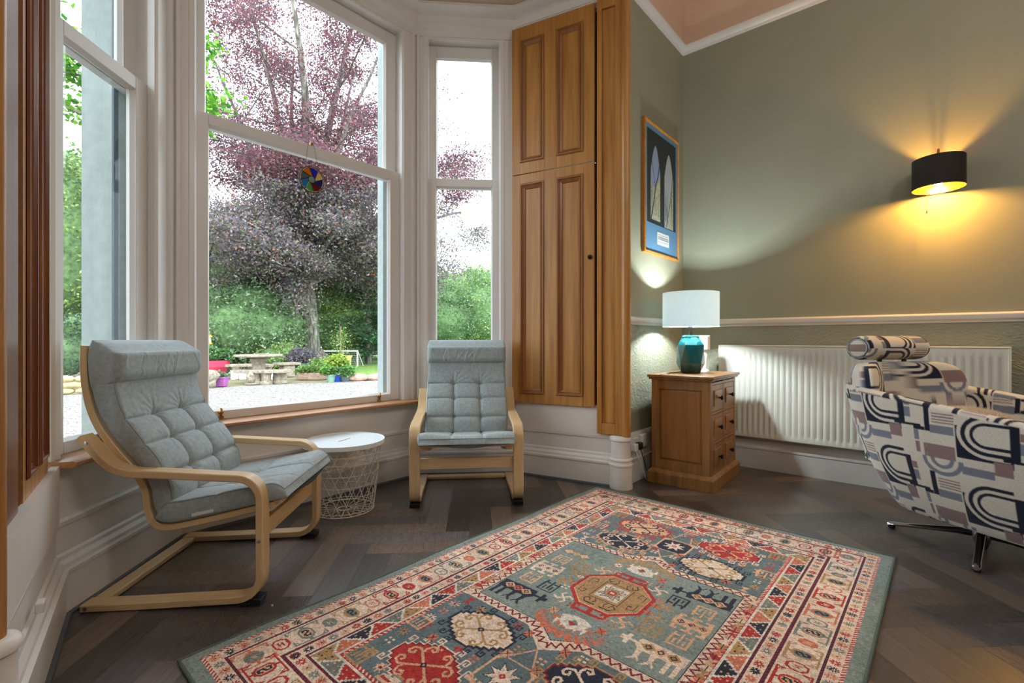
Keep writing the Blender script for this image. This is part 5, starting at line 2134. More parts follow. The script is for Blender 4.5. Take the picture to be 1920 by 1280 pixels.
    # red anchor hooks either side of the octagon
    for sx in (-1, 1):
        tf(sx * .182, 0, sx)
        c.line([(-.034, 0), (0, 0)], .016, R_RED)
        c.line([(0, -.052), (0, .052)], .016, R_RED)
        for sy in (-1, 1):
            c.line([(0, sy * .052), (-.008, sy * .066), (-.030, sy * .068), (-.034, sy * .054), (-.022, sy * .048)], .012, R_RED)
    # flame motifs at the pointed ends
    for sx, ca in ((-1, R_SALM), (1, R_TAN)):
        tf(sx * .275, 0, sx, 1, False, 1.12)
        for k in range(13):
            a = -PI * .55 + PI * 1.1 * k / 12
            x, y = .062 * math.cos(a), .115 * math.sin(a)
            c.poly([(x * .35 - .012, y * .35 - .014), (x + .010, y + .018), (x * 1.15 + .018, y + .0), (x + .004, y - .018), (x * .35, y * .35 + .014)], ca)
        c.poly([(-.03, -.055), (.012, -.040), (.030, 0), (.012, .040), (-.03, .055), (-.046, .02), (-.046, -.02)], R_WHITE)
        for y in (-.05, -.025, 0, .025, .05):
            c.poly([(.0, y - .008), (.036, y), (.0, y + .008)], R_WHITE)
        c.poly([(-.026, 0), (-.008, -.018), (.010, 0), (-.008, .018)], R_GREY)
        c.poly([(-.008, -.016), (.010, 0), (-.008, .014)], R_RED)

    # animals: body along y, legs towards -x (before mirroring)
    def animal(body, line, d1, d2):
        c.poly([(-.030, 0), (.028, -.004), (.032, .160), (-.012, .166), (-.028, .150)], body)
        for y in (.004, .034):
            c.rect(-.088, -.020, y, y + .014, body)
        for y in (.080, .128):
            c.poly([(-.020, y), (-.020, y + .024), (-.070, y + .016), (-.094, y + .032), (-.090, y + .018), (-.072, y + .004), (-.094, y - .010), (-.080, y - .010), (-.064, y + .002)], body)
        for y, d in ((.020, d1), (.062, d2), (.104, d1)):
            c.poly([(-.022, y + .02), (.001, y - .006), (.024, y + .02), (.001, y + .046)], d)
            c.line([(-.010, y + .02), (.001, y + .008), (.012, y + .02), (.001, y + .032)], .004, line, True)
        c.rect(-.006, .006, .160, .205, body)
        c.rect(-.030, .030, .190, .204, body)
        c.rect(-.012, .012, .204, .222, body)
    for (cx, cy, fx, fy, b, l, d1, d2) in ((-.215, -.382, 1, 1, R_NAVY, R_NAVY, R_PEACH, R_SALM), (-.215, .382, 1, -1, R_CREAM, R_NAVY, R_TAN, R_PEACH),
                                          (.215, .382, -1, -1, R_NAVY, R_NAVY, R_PEACH, R_PEACH), (.215, -.382, -1, 1, R_SAGE * .8, R_PEACH, R_PEACH, R_TAN)):
        tf(cx, cy, fx, fy)
        animal(b, l, d1, d2)

    # six-legged beasts near the long sides
    def beast(body):
        c.poly([(-.026, 0), (.026, 0), (.026, .128), (-.026, .128)], body)
        for sx in (-1, 1):
            for y in (.004, .056, .110):
                c.rect(min(sx * .026, sx * .052), max(sx * .026, sx * .052), y, y + .014, body)
                c.rect(min(sx * .044, sx * .056), max(sx * .044, sx * .056), y - .010 if y > .05 else y, y + .028 if y < .1 else y + .014, body)
        for y in (.026, .064, .102):
            c.line([(-.012, y), (0, y - .012), (.012, y), (0, y + .012)], .0038, R_NAVY, True)
            c.rect(-.004, .004, y - .004, y + .004, R_DRED)
    for cy, fy, b in ((-.378, 1, R_CREAM), (.378, -1, R_PEACH)):
        tf(-.002, cy, 1, fy)
        beast(b)

    # comb squares
    def comb(col):
        c.line([(-.030, -.032), (.032, -.032), (.032, .032), (-.030, .032)], .009, col)
        c.line([(-.030, -.032), (-.030, -.012)], .009, col)
        c.line([(-.030, .032), (-.030, .012)], .009, col)
        c.line([(-.046, 0), (.014, 0)], .008, col)
        for y in (-.016, .016):
            c.line([(-.006, y), (.018, y)], .008, col)
            c.line([(-.046, y * 1.8), (-.030, y * 1.8)], .008, col)
    for sx in (-1, 1):
        for sy in (-1, 1):
            for (x, y, col) in ((.118, .318, R_PEACH), (.128, .215, R_NAVY if sx == sy else R_TAN), (.10, .235, R_TAN)):
                if y == .235:
                    continue
                tf(sx * x, sy * y, sx, sy)
                comb(col)
            tf(sx * .040, sy * .190, 1, 1)
            # curled spiders between
            tf(sx * .150, sy * .125)
            for k in range(4):
                a = PI / 4 + PI / 2 * k
                c.line([(0, 0), (.026 * math.cos(a), .026 * math.sin(a)), (.036 * math.cos(a + .5), .036 * math.sin(a + .5))], .009, R_CREAM if sx * sy > 0 else R_PEACH)
            tf(sx * .045, sy * .196)
            for k in range(4):
                a = PI / 4 + PI / 2 * k
                c.line([(0, 0), (.024 * math.cos(a), .024 * math.sin(a)), (.034 * math.cos(a - .6), .034 * math.sin(a - .6))], .009, R_TAN)
    # scattered small stars and bow-ties in the field and panel
    rr = random.Random(12)

    def small(x, y, kind, col, col2):
        tf(x, y, 1, 1, False, 1.3)
        if kind == 0:
            c.poly([(-.016, -.014), (0, -.002), (.016, -.014), (.016, .014), (0, .002), (-.016, .014)], col)
        elif kind == 1:
            for k in range(8):
                a = PI / 4 * k
                c.line([(.005 * math.cos(a), .005 * math.sin(a)), (.016 * math.cos(a), .016 * math.sin(a))], .005, col)
            c.rect(-.004, .004, -.004, .004, col2)
        elif kind == 2:
            c.poly([(-.014, 0), (0, -.014), (.014, 0), (0, .014)], col)
            c.line([(-.014, 0), (.014, 0)], .003, col2)
        elif kind == 3:
            c.rect(-.014, .014, -.012, .012, col)
            c.line([(-.014, -.012), (.014, .012)], .003, col2)
            c.line([(-.014, .012), (.014, -.012)], .003, col2)
        else:
            for sx in (-1, 1):
                for sy in (-1, 1):
                    c.rect(min(sx * .003, sx * .011), max(sx * .003, sx * .011), min(sy * .003, sy * .011), max(sy * .003, sy * .011), col)
    pc = [R_CREAM, R_PEACH, R_RED, R_SALM, R_TAN]
    # row between panel and long borders
    n = 22
    for sy in (-1, 1):
        for k in range(n):
            x = -.36 + .72 * k / (n - 1)
            small(x, sy * .4335, 2 if k % 2 else 0, pc[k % 5], R_NAVY)
    for sx in (-1, 1):
        for sy in (-1, 1):
            for (x, y, kd) in ((.415, .075, 3), (.405, .135, 4), (.425, .30, 1), (.41, .375, 0), (.46, .40, 1), (.52, .395, 4), (.575, .40, 1), (.62, .37, 0), (.645, .30, 3), (.63, .19, 2), (.63, .12, 4), (.50, .045, 4), (.54, .06, 3),
                               (.69, .40, 1), (.75, .395, 4), (.83, .39, 0), (.845, .30, 1), (.85, .12, 2), (.75, .06, 3), (.70, .04, 4), (.80, .02, 1), (.66, .235, 4), (.86, .22, 0)):
                k = rr.randrange(5)
                small(sx * x, sy * y, kd, pc[k], [R_NAVY, R_DRED, R_TEAL][k % 3])
            for (x, y, kd) in ((.195, .112, 4), (.245, .100, 3), (.08, .165, 4), (.03, .165, 2), (.18, .07, 4)):
                small(sx * x, sy * y, kd, pc[rr.randrange(5)], R_DRED)
            # comb in the side field corners
            tf(sx * .62, sy * .405, sx, sy)
            comb(R_PEACH)
            tf(sx * .855, sy * .40, sx, sy)
            comb(R_TAN)
    c.T = ident
    # abrash and knot noise: real colour variation of the wool
    nx, ny = c.nx, c.ny
    X = np.linspace(0, 1, nx)[:, None]
    Y = np.linspace(0, 1, ny)[None, :]
    ab = 1 + .07 * np.sin(X * 23 + 3 * np.sin(Y * 7)) * np.sin(Y * 17 + 2 * np.sin(X * 11)) + .05 * np.sin(X * 61 + Y * 13)
    k1 = rng.normal(1, .22, (nx, ny))
    k2 = rng.normal(1, .26, (nx // 2 + 1, ny // 3 + 1)).repeat(2, 0).repeat(3, 1)[:nx, :ny]
    f = np.clip(ab * (k1 * .5 + k2 * .5), .45, 1.6)
    c.a *= f[..., None].astype(np.float32)
    hue = rng.normal(0, .03, (nx, ny, 3)).astype(np.float32)
    c.a = np.clip(c.a * (1 + hue), 0, 1)
    return c


def rug():
    c = paint_rug()
    ang = math.atan2(1.714 - 1.759, 2.83 - .456)
    L = 2.385
    r = thing('rug', 'large teal, cream and red geometric patterned rug on the dark floor', 'rug', (.456, 1.759, 0), ang)
    k2 = (L - HU) / HU
    i = np.arange(c.nx + 1)
    j = np.arange(c.ny + 1)
    x = c.x0 + i * c.cell
    x = np.where(x < 0, x + HU, HU + x * k2)
    y = -(j * c.cell)
    X, Y = np.meshgrid(x, y, indexing='ij')
    rng = np.random.default_rng(3)
    ex = np.minimum(np.minimum(X, L - X), np.minimum(-Y, 2 * HW + Y))
    Z = .011 - .006 * np.exp(-ex / .006) + rng.normal(0, .0004, X.shape)
    # gentle ripple of the long far edge
    Yw = Y + .006 * np.sin(X * 7.0) * np.exp(-(-Y) / .1)
    V = np.stack([X, Yw, Z], -1).reshape(-1, 3)
    q = grid_quads(c.nx + 1, c.ny + 1)[:, ::-1]
    m = attr_mat('wool_pile', .95, .18, 900, .5, .15, .12)
    np_mesh('pile', V, q, m, r, fcol=c.a.reshape(-1, 3), smooth=True)
    ed = MB()
    W = 2 * HW

    def yw(x):
        return .006 * math.sin(x * 7.0)
    loop = [(x_, yw(x_), .006) for x_ in np.linspace(0, L, 60)] + [(L, -y_, .006) for y_ in np.linspace(0, W, 40)[1:]] + [(x_, -W, .006) for x_ in np.linspace(L, 0, 60)[1:]] + [(0, -y_, .006) for y_ in np.linspace(W, 0, 40)[1:-1]]
    ed.tube(loop, .0058, 8, closed=True)
    b = ed.build('binding', plain('dark_green_binding', rgb(84, 98, 90), .9, noise=.3, nscale=200), r)
    b['label'] = 'dark green overlocked edge'


rug()
# ------------------------------------------------------------------ garden
GZ = -.12


def ground_mats():
    m, nt, b, out = new_mat('pale_gravel')
    v = coords(nt)
    vo = N(nt, 'ShaderNodeTexVoronoi', i_Scale=42.0)
    nt.links.new(v, vo.inputs['Vector'])
    hs = N(nt, 'ShaderNodeSeparateColor')
    nt.links.new(vo.outputs['Color'], hs.inputs[0])
    r = ramp(nt, hs.outputs[0], [(0.0, rgb(76, 69, 64)), (.25, rgb(126, 118, 112)), (.65, rgb(157, 151, 145)), (1.0, rgb(184, 180, 176))])
    nt.links.new(r.outputs[0], b.inputs['Base Color'])
    b.inputs['Roughness'].default_value = .9
    bump(nt, b, vo.outputs['Distance'], .9, .03)
    M['gravel'] = m
    m, nt, b, out = new_mat('lawn_grass')
    v = coords(nt)
    t = N(nt, 'ShaderNodeTexNoise', i_Scale=9.0, i_Detail=8.0)
    nt.links.new(v, t.inputs['Vector'])
    r = ramp(nt, t.outputs['Fac'], [(.3, rgb(73, 111, 34)), (.7, rgb(118, 153, 60))])
    nt.links.new(r.outputs[0], b.inputs['Base Color'])
    b.inputs['Roughness'].default_value = .95
    M['lawn'] = m
    m, nt, b, out = new_mat('mossy_paving')
    v = coords(nt)
    t = N(nt, 'ShaderNodeTexNoise', i_Scale=2.5, i_Detail=8.0)
    nt.links.new(v, t.inputs['Vector'])
    r = ramp(nt, t.outputs['Fac'], [(.35, rgb(111, 100, 85)), (.55, rgb(130, 121, 93)), (.7, rgb(118, 128, 73))])
    nt.links.new(r.outputs[0], b.inputs['Base Color'])
    b.inputs['Roughness'].default_value = .95
    M['moss'] = m
    m, nt, b, out = new_mat('weathered_stone')
    v = coords(nt)
    t = N(nt, 'ShaderNodeTexNoise', i_Scale=14.0, i_Detail=7.0)
    nt.links.new(v, t.inputs['Vector'])
    r = ramp(nt, t.outputs['Fac'], [(.3, rgb(114, 105, 90)), (.5, rgb(144, 134, 118)), (.72, rgb(161, 153, 139))])
    nt.links.new(r.outputs[0], b.inputs['Base Color'])
    b.inputs['Roughness'].default_value = .95
    bump(nt, b, t.outputs['Fac'], .6, .02)
    M['gstone'] = m
    m, nt, b, out = new_mat('tree_bark')
    v = coords(nt, 'Object', (9, 9, 2.2))
    t = N(nt, 'ShaderNodeTexNoise', i_Scale=1.0, i_Detail=7.0, i_Distortion=.8)
    nt.links.new(v, t.inputs['Vector'])
    r = ramp(nt, t.outputs['Fac'], [(.32, rgb(52, 48, 43)), (.5, rgb(102, 97, 90)), (.7, rgb(149, 146, 137))])
    nt.links.new(r.outputs[0], b.inputs['Base Color'])
    b.inputs['Roughness'].default_value = .95
    bump(nt, b, t.outputs['Fac'], .8, .05)
    M['bark'] = m


ground_mats()
M['leaf'] = leaf_mat('leaves')
edge = [(-6, 14.6), (1.457, 13.375), (3.80, 12.655), (4.576, 12.70), (5.649, 12.393), (6.9, 11.9), (7.67, 11.555), (16, 7.0), (40, -5)]
o = MB().prism([(x, y) for x, y in [(-14, 3.3), (0.1, 2.45), (.6, 3.0), (2.4, 3.0), (2.9, 2.55), (4.4, 1.9), (40, 1.9)][0:0] + [(-14, 3.05), (40, 3.05)][0:0] + [(-16, 2.0), (40, 2.0), (40, -5)] [0:2] + edge[::-1][1:] + [(-16, 16)]], GZ - .1, GZ).build('ground_gravel', M['gravel'], smooth=False)
struct(o, 'pale gravel drive outside the windows', 'ground')
o = MB().prism([(-60, -10), (60, -10), (60, 70), (-60, 70)], GZ - .3, GZ - .10 + .085).build('ground', M['moss'], smooth=False)
struct(o, 'mossy earth and paving beyond the gravel', 'ground')
lawn = [(7.25, 11.98), (7.75, 11.72), (16, 7.2), (40, 2), (48, 30), (14, 34), (9.6, 24), (8.3, 15.0)]
o = MB().prism(lawn, GZ - .1, GZ + .06).build('ground_lawn', M['lawn'], smooth=False)
struct(o, 'bright green lawn beyond the stone kerb', 'ground')


def rot_noise_blob(c, s, seed, amp=.12, mb=None, seg=20, rings=12):
    mb = mb or MB()
    o_ = len(mb.v)
    mb.ball(c, 1.0, seg, rings, s=s)
    r = np.random.default_rng(seed)
    ph = r.uniform(0, 6, 6)
    for i in range(o_, len(mb.v)):
        p = mb.v[i]
        d = [(p[k] - c[k]) / s[k] for k in range(3)]
        f = 1 + amp * (math.sin(d[0] * 4 + ph[0]) * math.sin(d[1] * 5 + ph[1]) + .6 * math.sin(d[2] * 7 + ph[2]) * math.cos(d[0] * 6 + ph[3]))
        mb.v[i] = tuple(c[k] + d[k] * s[k] * f for k in range(3))
    return mb


def leaves(name, pts, size, pal, parent, seed, up=.5, aspect=1.9, jit=.25):
    """one mesh of diamond leaves at pts; pal: list of sRGB colours with weights"""
    r = np.random.default_rng(seed)
    n = len(pts)
    nrm = r.normal(0, 1, (n, 3))
    nrm[:, 2] = np.abs(nrm[:, 2]) + up
    nrm /= np.linalg.norm(nrm, axis=1)[:, None]
    a = np.cross(nrm, r.normal(0, 1, (n, 3)))
    a /= np.linalg.norm(a, axis=1)[:, None]
    b = np.cross(nrm, a)
    s = size * r.uniform(.65, 1.3, n)[:, None]
    V = np.stack([pts - a * s * .5, pts + b * s * .5 / aspect - a * s * .05, pts + a * s * .5 - nrm * s * .12, pts - b * s * .5 / aspect - a * s * .05], 1).reshape(-1, 3)
    Q = np.arange(n * 4).reshape(-1, 4)
    cols = np.array([[lin(q) for q in c[:3]] for c in pal])
    w = np.array([c[3] if len(c) > 3 else 1 for c in pal], float)
    idx = r.choice(len(pal), n, p=w / w.sum())
    c = cols[idx] * .74 * r.uniform(1 - jit, 1 + jit, (n, 1))
    return np_mesh(name, V, Q, M['leaf'], parent, vcol=np.repeat(c, 4, axis=0), smooth=False)


def clump_points(ells, n, seed, per=40, sig=.22, shell=.75):
    """leaf positions in clumps spread through ellipsoids [(centre, radii, weight)]"""
    r = np.random.default_rng(seed)
    w = np.array([e[2] for e in ells], float)
    k = max(1, n // per)
    idx = r.choice(len(ells), k, p=w / w.sum())
    d = r.normal(0, 1, (k, 3))
    d /= np.linalg.norm(d, axis=1)[:, None]
    rad = r.uniform(shell ** 3, 1, k) ** (1 / 3)
    cen = np.array([ells[i][0] for i in idx]) + d * rad[:, None] * np.array([ells[i][1] for i in idx])
    P = np.repeat(cen, per, axis=0) + r.normal(0, 1, (k * per, 3)) * np.array([sig, sig, sig * .6])
    return P[P[:, 2] > .02]


def limb(p0, d0, length, r0, seed, droop=0.0, wander=.25, n=8):
    r = np.random.default_rng(seed)
    p, d = np.array(p0, float), np.array(d0, float)
    d /= np.linalg.norm(d)
    out = [p.copy()]
    for k in range(n):
        d = d + r.normal(0, wander / n * 1.6, 3)
        d[2] += droop * (k / n - .2) * .35
        d /= np.linalg.norm(d)
        p = p + d * length / n
        out.append(p.copy())
    return out, [r0 * (1 - .82 * k / n) for k in range(n + 1)]


def beech():
    base = (8.95, 17.93, GZ)
    r = thing('copper_beech', 'large copper beech with purple leaves and pale grey trunk beyond the stone table', 'tree', base)
    tr = MB()
    tp = [(0, 0, -.1), (0, 0, .12), (-.02, .02, .5), (-.05, 0, 1.2), (-.10, .05, 2.2), (-.22, .1, 3.2), (-.28, .15, 3.9)]
    trr = [.66, .52, .41, .35, .33, .33, .36]
    tr.tube(catmull(tp, 4), np.interp(np.linspace(0, 6, 25), range(7), trr), 18)
    for k, a in enumerate((.3, 1.4, 2.6, 3.7, 4.9, 5.6)):      # buttress roots
        tr.tube([(0.30 * math.cos(a), .30 * math.sin(a), .7), (.62 * math.cos(a), .62 * math.sin(a), .18), (1.0 * math.cos(a), 1.0 * math.sin(a), -.02)], [.14, .17, .07], 8)
    rng = np.random.default_rng(8)
    pts_d, pts_u = [], []
    specs = []
    # main limbs
    for k in range(15):
        a = 2 * PI * k / 15 * 2.618 + .4
        t = k / 14
        el = .45 + 1.0 * t
        z = 3.0 + .9 * min(1, t * 1.4)
        L = 6.4 + 3.4 * t + rng.uniform(-.8, .8)
        specs.append(((-.25, .12, z), (math.cos(a) * math.cos(el), math.sin(a) * math.cos(el), math.sin(el)), L, .17 - .05 * (1 - t), -.5))
    specs.append(((-.28, .15, 3.7), (-.10, .0, 1), 12.5, .22, 0))
    specs.append(((-.26, .15, 3.6), (.22, -.12, 1), 12.0, .19, 0))
    # two low limbs reaching to the sides of the view
    specs.append(((-.2, .1, 3.0), (-.7, -.55, .35), 6.5, .15, -.4))
    specs.append(((-.2, .1, 3.2), (.85, -.5, .50), 7.4, .15, -.4))
    specs.append(((-.2, .1, 3.4), (.9, -.45, .85), 8.2, .15, -.3))
    for k, (p0, d0, L, r0, dr) in enumerate(specs):
        if d0[0] * -.45 + d0[1] * -.89 > .35:
            L *= .55          # limbs towards the house shortened so sky light reaches the shrubs
        P, R = limb(p0, d0, L, r0, 100 + k, dr)
        tr.tube(P, R, 9)
        for q in range(8):
            i = 2 + q * 6 // 7
            i = min(i, 8)
            d = np.array(P[min(i, 8)]) - np.array(P[i - 1])
            d /= np.linalg.norm(d)
            sd = np.cross(d, rng.normal(0, 1, 3))
            sd /= np.linalg.norm(sd)
            d2 = d * .55 + sd * .9
            P2, R2 = limb(P[i - 1] + (P[i] - P[i - 1]) * rng.uniform(0, 1), d2, L * rng.uniform(.26, .42), R[i] * .42 + .008, 1000 + k * 20 + q, -.35, .5, 6)
            tr.tube(P2, R2, 5, cap=False)
            for j in range(3):
                ii = 2 + j * 2
                sd = rng.normal(0, 1, 3)
                P3, R3 = limb(P2[ii - 1], (np.array(P2[ii]) - np.array(P2[ii - 1])) * 1.6 / np.linalg.norm(np.array(P2[ii]) - np.array(P2[ii - 1])) + sd * .7, L * rng.uniform(.12, .2), .018, 9000 + k * 200 + q * 9 + j, -.5, .5, 4)
                tr.tube(P3, R3, 4, cap=False)
                for u in P3[1:]:
                    pts_d.append(u)
            for u in P2[2:]:
                pts_d.append(u)
    tr.build('trunk', M['bark'], r, angle=80)
    pts = np.array(pts_d)
    wz = np.where(pts[:, 2] < 6.0, 1.9, np.where(pts[:, 2] < 9, 1.7, 1.8))
    n = 235000
    idx = rng.choice(len(pts), n, p=wz / wz.sum())
    L_ = pts[idx] + rng.normal(0, 1, (n, 3)) * np.array([.34, .34, .20])
    # drooping skirt of foliage round the lower crown
    ex = clump_points([((.6, 1.6, 5.0), (6.0, 5.0, 1.6), 1), ((-3.0, 2.0, 3.7), (2.4, 2.4, 1.5), .8), ((2.9, -2.6, 4.3), (2.0, 2.0, 1.1), .4)], 30000, 77, 60, .30, .55)
    L_ = np.vstack([L_, ex])
    L_ = L_[L_[:, 2] > 1.5]
    # warmer palette high up; greyer below, lightened against the crown's own shade
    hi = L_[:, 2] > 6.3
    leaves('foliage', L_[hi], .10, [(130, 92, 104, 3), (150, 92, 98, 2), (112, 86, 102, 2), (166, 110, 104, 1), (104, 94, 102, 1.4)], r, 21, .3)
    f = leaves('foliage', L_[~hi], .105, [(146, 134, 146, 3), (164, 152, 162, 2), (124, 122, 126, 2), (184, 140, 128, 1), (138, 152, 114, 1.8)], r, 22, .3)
    f['label'] = 'greyer lower foliage'


beech()

GREEN1 = [(104, 136, 92, 2), (130, 162, 108, 2), (158, 186, 134, 1), (84, 114, 84, 1)]
LIME = [(156, 186, 100, 2), (180, 206, 124, 2), (136, 170, 94, 1.5), (200, 218, 154, 1)]
DARK = [(76, 104, 82, 2), (96, 126, 100, 2), (120, 148, 116, 1), (64, 88, 74, 1)]
MIX = [(116, 148, 106, 2), (144, 174, 126, 2), (172, 196, 150, 1), (98, 128, 96, 1.2), (196, 210, 182, .5)]


def ray_pt(u, d):
    """point on the garden plane in direction of the photograph column u, d metres deep"""
    k = (u - 960) / 906.67
    return (d * (.7559 + .6547 * k), d * (.6547 - .7559 * k))


def bush(label, u, d, w, h, pal, n, seed, size=.10, name='bush', dz=0.0, depth=None, group=None, core=(84, 112, 70)):
    x, y = ray_pt(u, d)
    r = thing(name, label, name if name in ('bush', 'hedge') else 'tree', (x, y, GZ), 0, group)
    dp = depth or w * .8
    ells = [((0, 0, h * .5 + dz), (w * .46, dp * .46, h * .46), 3), ((-w * .24, .1, h * .62 + dz), (w * .26, dp * .3, h * .34), 1), ((w * .26, -.1, h * .55 + dz), (w * .24, dp * .3, h * .34), 1), ((w * .05, -.1, h * .78 + dz), (w * .24, dp * .3, h * .24), 1)]
    P = clump_points(ells, n, seed, 45, max(.14, w * .06), .80)
    leaves('foliage', P, size, pal, r, seed + 1)
    mb = MB()
    for e in ells:
        rot_noise_blob(e[0], tuple(q * .80 for q in e[1]), seed + 3, .10, mb)
    ck = 'core_%d_%d_%d' % core
    if ck not in M:
        M[ck] = plain(ck, rgb(*core), .95, noise=.5, nscale=9)
    c = mb.build('inner_growth', M[ck], r)
    if dz > .5:
        MB().tube([(0, 0, -.05), (.03, 0, dz * .6), (0, .02, dz + h * .4)], [.16, .12, .06], 10).build('trunk', M['bark'], r)
    return r


# shrubs and trees behind the table, left to right
bush('tall pale green tree at the left of the wide window, behind the pink planter', 405, 18.5, 4.4, 5.0, MIX + LIME[:2], 18000, 31, .13, 'green_tree', .6)
bush('mid green laurel hedge bush directly behind the stone table', 455, 16.8, 4.4, 3.0, MIX, 15000, 33, .12)
bush('leafy green shrub just left of the beech trunk', 528, 18.2, 2.6, 2.6, GREEN1, 8000, 35, .11)
bush('bright lime green young tree behind the beech trunk', 548, 21.5, 4.6, 5.6, LIME, 13000, 37, .15, 'young_tree', .8)
bush('low lime green growth right of the beech trunk', 632, 21.0, 2.4, 3.4, LIME, 6500, 39, .13)
bush('dark green tall tree at the back left under the beech crown', 425, 30, 7, 6.5, DARK, 14000, 41, .20, 'dark_tree', .8)
bush('broad green tree far behind the goal', 655, 31, 7.5, 6.5, MIX, 14000, 43, .22, 'backdrop_tree', .2)
bush('low green undergrowth behind the pink planter', 398, 15.8, 1.8, 1.5, GREEN1, 5000, 45, .10)
bush('low fresh green shrub under the table edge on the right', 531, 16.2, 1.5, .95, LIME, 4000, 47, .08)


def conifer():
    x, y = ray_pt(690, 21.5)
    r = thing('conifer', 'dark green layered conifer at the right of the wide window', 'tree', (x, y, GZ))
    rng = np.random.default_rng(5)
    MB().tube([(0, 0, 0), (0, 0, 4.6)], [.16, .04], 8).build('trunk', M['bark'], r)
    pts = []
    for k in range(190):
        z = rng.uniform(.3, 4.8)
        L = (3.0 - z * .50) * rng.uniform(.6, 1.05)
        a = rng.uniform(0, 2 * PI)
        t = np.linspace(.2, 1, 14)
        for q in t:
            c = np.array([q * L * math.cos(a), q * L * math.sin(a), z + .15 * math.sin(q * 3) - .12 * q])
            pts.append(c + rng.normal(0, 1, (12, 3)) * np.array([.16, .16, .05]))
    leaves('foliage', np.vstack(pts), .13, [(78, 122, 88, 2), (100, 146, 104, 2), (130, 172, 124, 1), (60, 98, 74, 1.5)], r, 51, 1.4, 2.6)


conifer()
bush('green hedge closing the view at the right end of the lawn', 722, 27, 7.0, 3.2, MIX, 12000, 67, .15, 'hedge')
# trees seen through the right window
bush('light green broad tree at the centre of the narrow right window', 885, 29, 6.4, 5.2, LIME + MIX, 16000, 61, .15, 'broad_tree', .3)
bush('darker green tree at the left edge of the narrow right window', 815, 26, 5.2, 3.9, GREEN1 + DARK[1:3], 14000, 63, .14, 'broad_tree', .1)
bush('slim pale green tree at the right edge of the narrow right window', 930, 31, 4.6, 5.0, LIME, 9000, 65, .14, 'broad_tree', .4)
# trees seen through the left window
bush('tall bright green tree filling the narrow left window', 120, 16, 3.8, 6.6, LIME + GREEN1[:2], 17000, 71, .13, 'tall_tree', .9)
bush('dark evergreen bush low in the narrow left window', 128, 12.6, 1.9, 1.75, DARK, 8000, 73, .08)
bush('mid green tree behind at the left of the narrow left window', 60, 20, 5.0, 5.4, MIX, 12000, 75, .15, 'tall_tree', .6)


def near_tree():
    """broad-leaved tree close to the house; its sprays show at the tops of the left and wide windows"""
    x, y = ray_pt(262, 8.6)
    r = thing('maple_tree', 'fresh green broad-leaved tree whose sprays hang at the top left of the windows', 'tree', (x, y, GZ))
    tb = MB().tube([(0, 0, 0), (.04, 0, 2), (-.03, .05, 4.4), (0, 0, 7)], [.20, .16, .12, .05], 12)
    ends = []
    rng = np.random.default_rng(6)
    for k, (a, z, L, e) in enumerate(((-.72, 4.8, 1.15, .32), (-.70, 5.2, 1.25, .32), (-.5, 5.4, 1.2, .4), (2.5, 4.7, 2.0, .35), (2.3, 5.4, 1.9, .35), (2.9, 5.6, 1.9, .3), (2.2, 6.2, 1.7, .3), (1.2, 5.0, 1.8, .4), (4.2, 5.4, 1.6, .5), (0.3, 6.2, 1.5, .5))):
        P, R = limb((0, 0, z), (math.cos(a), math.sin(a), e), L, .05, 300 + k, -.5, .3)
        tb.tube(P, R, 6)
        ends += [(p, .26) for p in P[4:]]
    tb.build('trunk', M['bark'], r)
    pts = np.vstack([np.array(p) + rng.normal(0, 1, (70, 3)) * np.array([s, s, s * .7]) * .7 for p, s in ends])
    leaves('foliage', pts, .11, [(120, 186, 50, 2), (90, 158, 44, 2), (150, 206, 80, 1), (62, 124, 44, 1)], r, 81, .8, 1.3)


near_tree()

# ------------------------------------------------------------------ stone furniture and pots
G = M['gstone']


def at(u, v, z=GZ):
    d = 906.67 * (1 - z) / (v - 637)
    x, y = ray_pt(u, d)
    return (x, y, z)


def stone_table():
    p = at(485, 717)
    r = thing('stone_table', 'weathered round stone garden table on a thick pedestal', 'table', p)
    MB().lathe([(.05, .665), (.52, .672), (.575, .685), (.585, .71), (.575, .735), (.05, .74)], (0, 0, 0), 40).build('table_top', G, r)
    MB().lathe([(.30, 0), (.30, .05), (.24, .08), (.20, .14), (.155, .24), (.150, .40), (.165, .50), (.20, .56), (.215, .62), (.19, .665)], (0, 0, 0), 24).build('pedestal', G, r)
    for k in range(8):
        pass
    b = thing('stone_slab', 'small flat grey slab lying on the stone table', 'slab', (p[0] + .08, p[1] - .06, p[2] + .74))
    MB().box(-.13, .13, -.09, .09, 0, .022).build('slab', G, b, bevel=.006)


stone_table()


def stone_bench(label, u0, u1, v, ztop, curve, legs, d):
    r = thing('stone_bench', label, 'bench', (*ray_pt((u0 + u1) / 2, d), GZ), math.radians(-49.1))
    w = (u1 - u0) / 906.67 * d
    mb = MB()
    n = 16
    lo, hi = [], []
    front, backp = [], []
    for k in range(n + 1):
        x = -w / 2 + w * k / n
        yy = curve * (1 - (2 * k / n - 1) ** 2)
        front.append((x, yy - .16))
        backp.append((x, yy + .16))
    mb.prism(front + backp[::-1], ztop - .075, ztop)
    mb.build('seat', G, r, bevel=.008)
    for x in legs:
        yy = curve * (1 - (2 * x / w) ** 2)
        MB().lathe([(.15, 0), (.15, .05), (.11, .09), (.105, ztop - .14), (.14, ztop - .075)], (x, yy, 0), 16).build('leg', G, r)
    return r


stone_bench('curved stone bench behind the stone table', 428, 508, 690, .43, .25, (-.45, .45), 13.7)
stone_bench('curved stone bench in front of the stone table', 444, 541, 692, .36, -.10, (-.12, .14), 12.35)
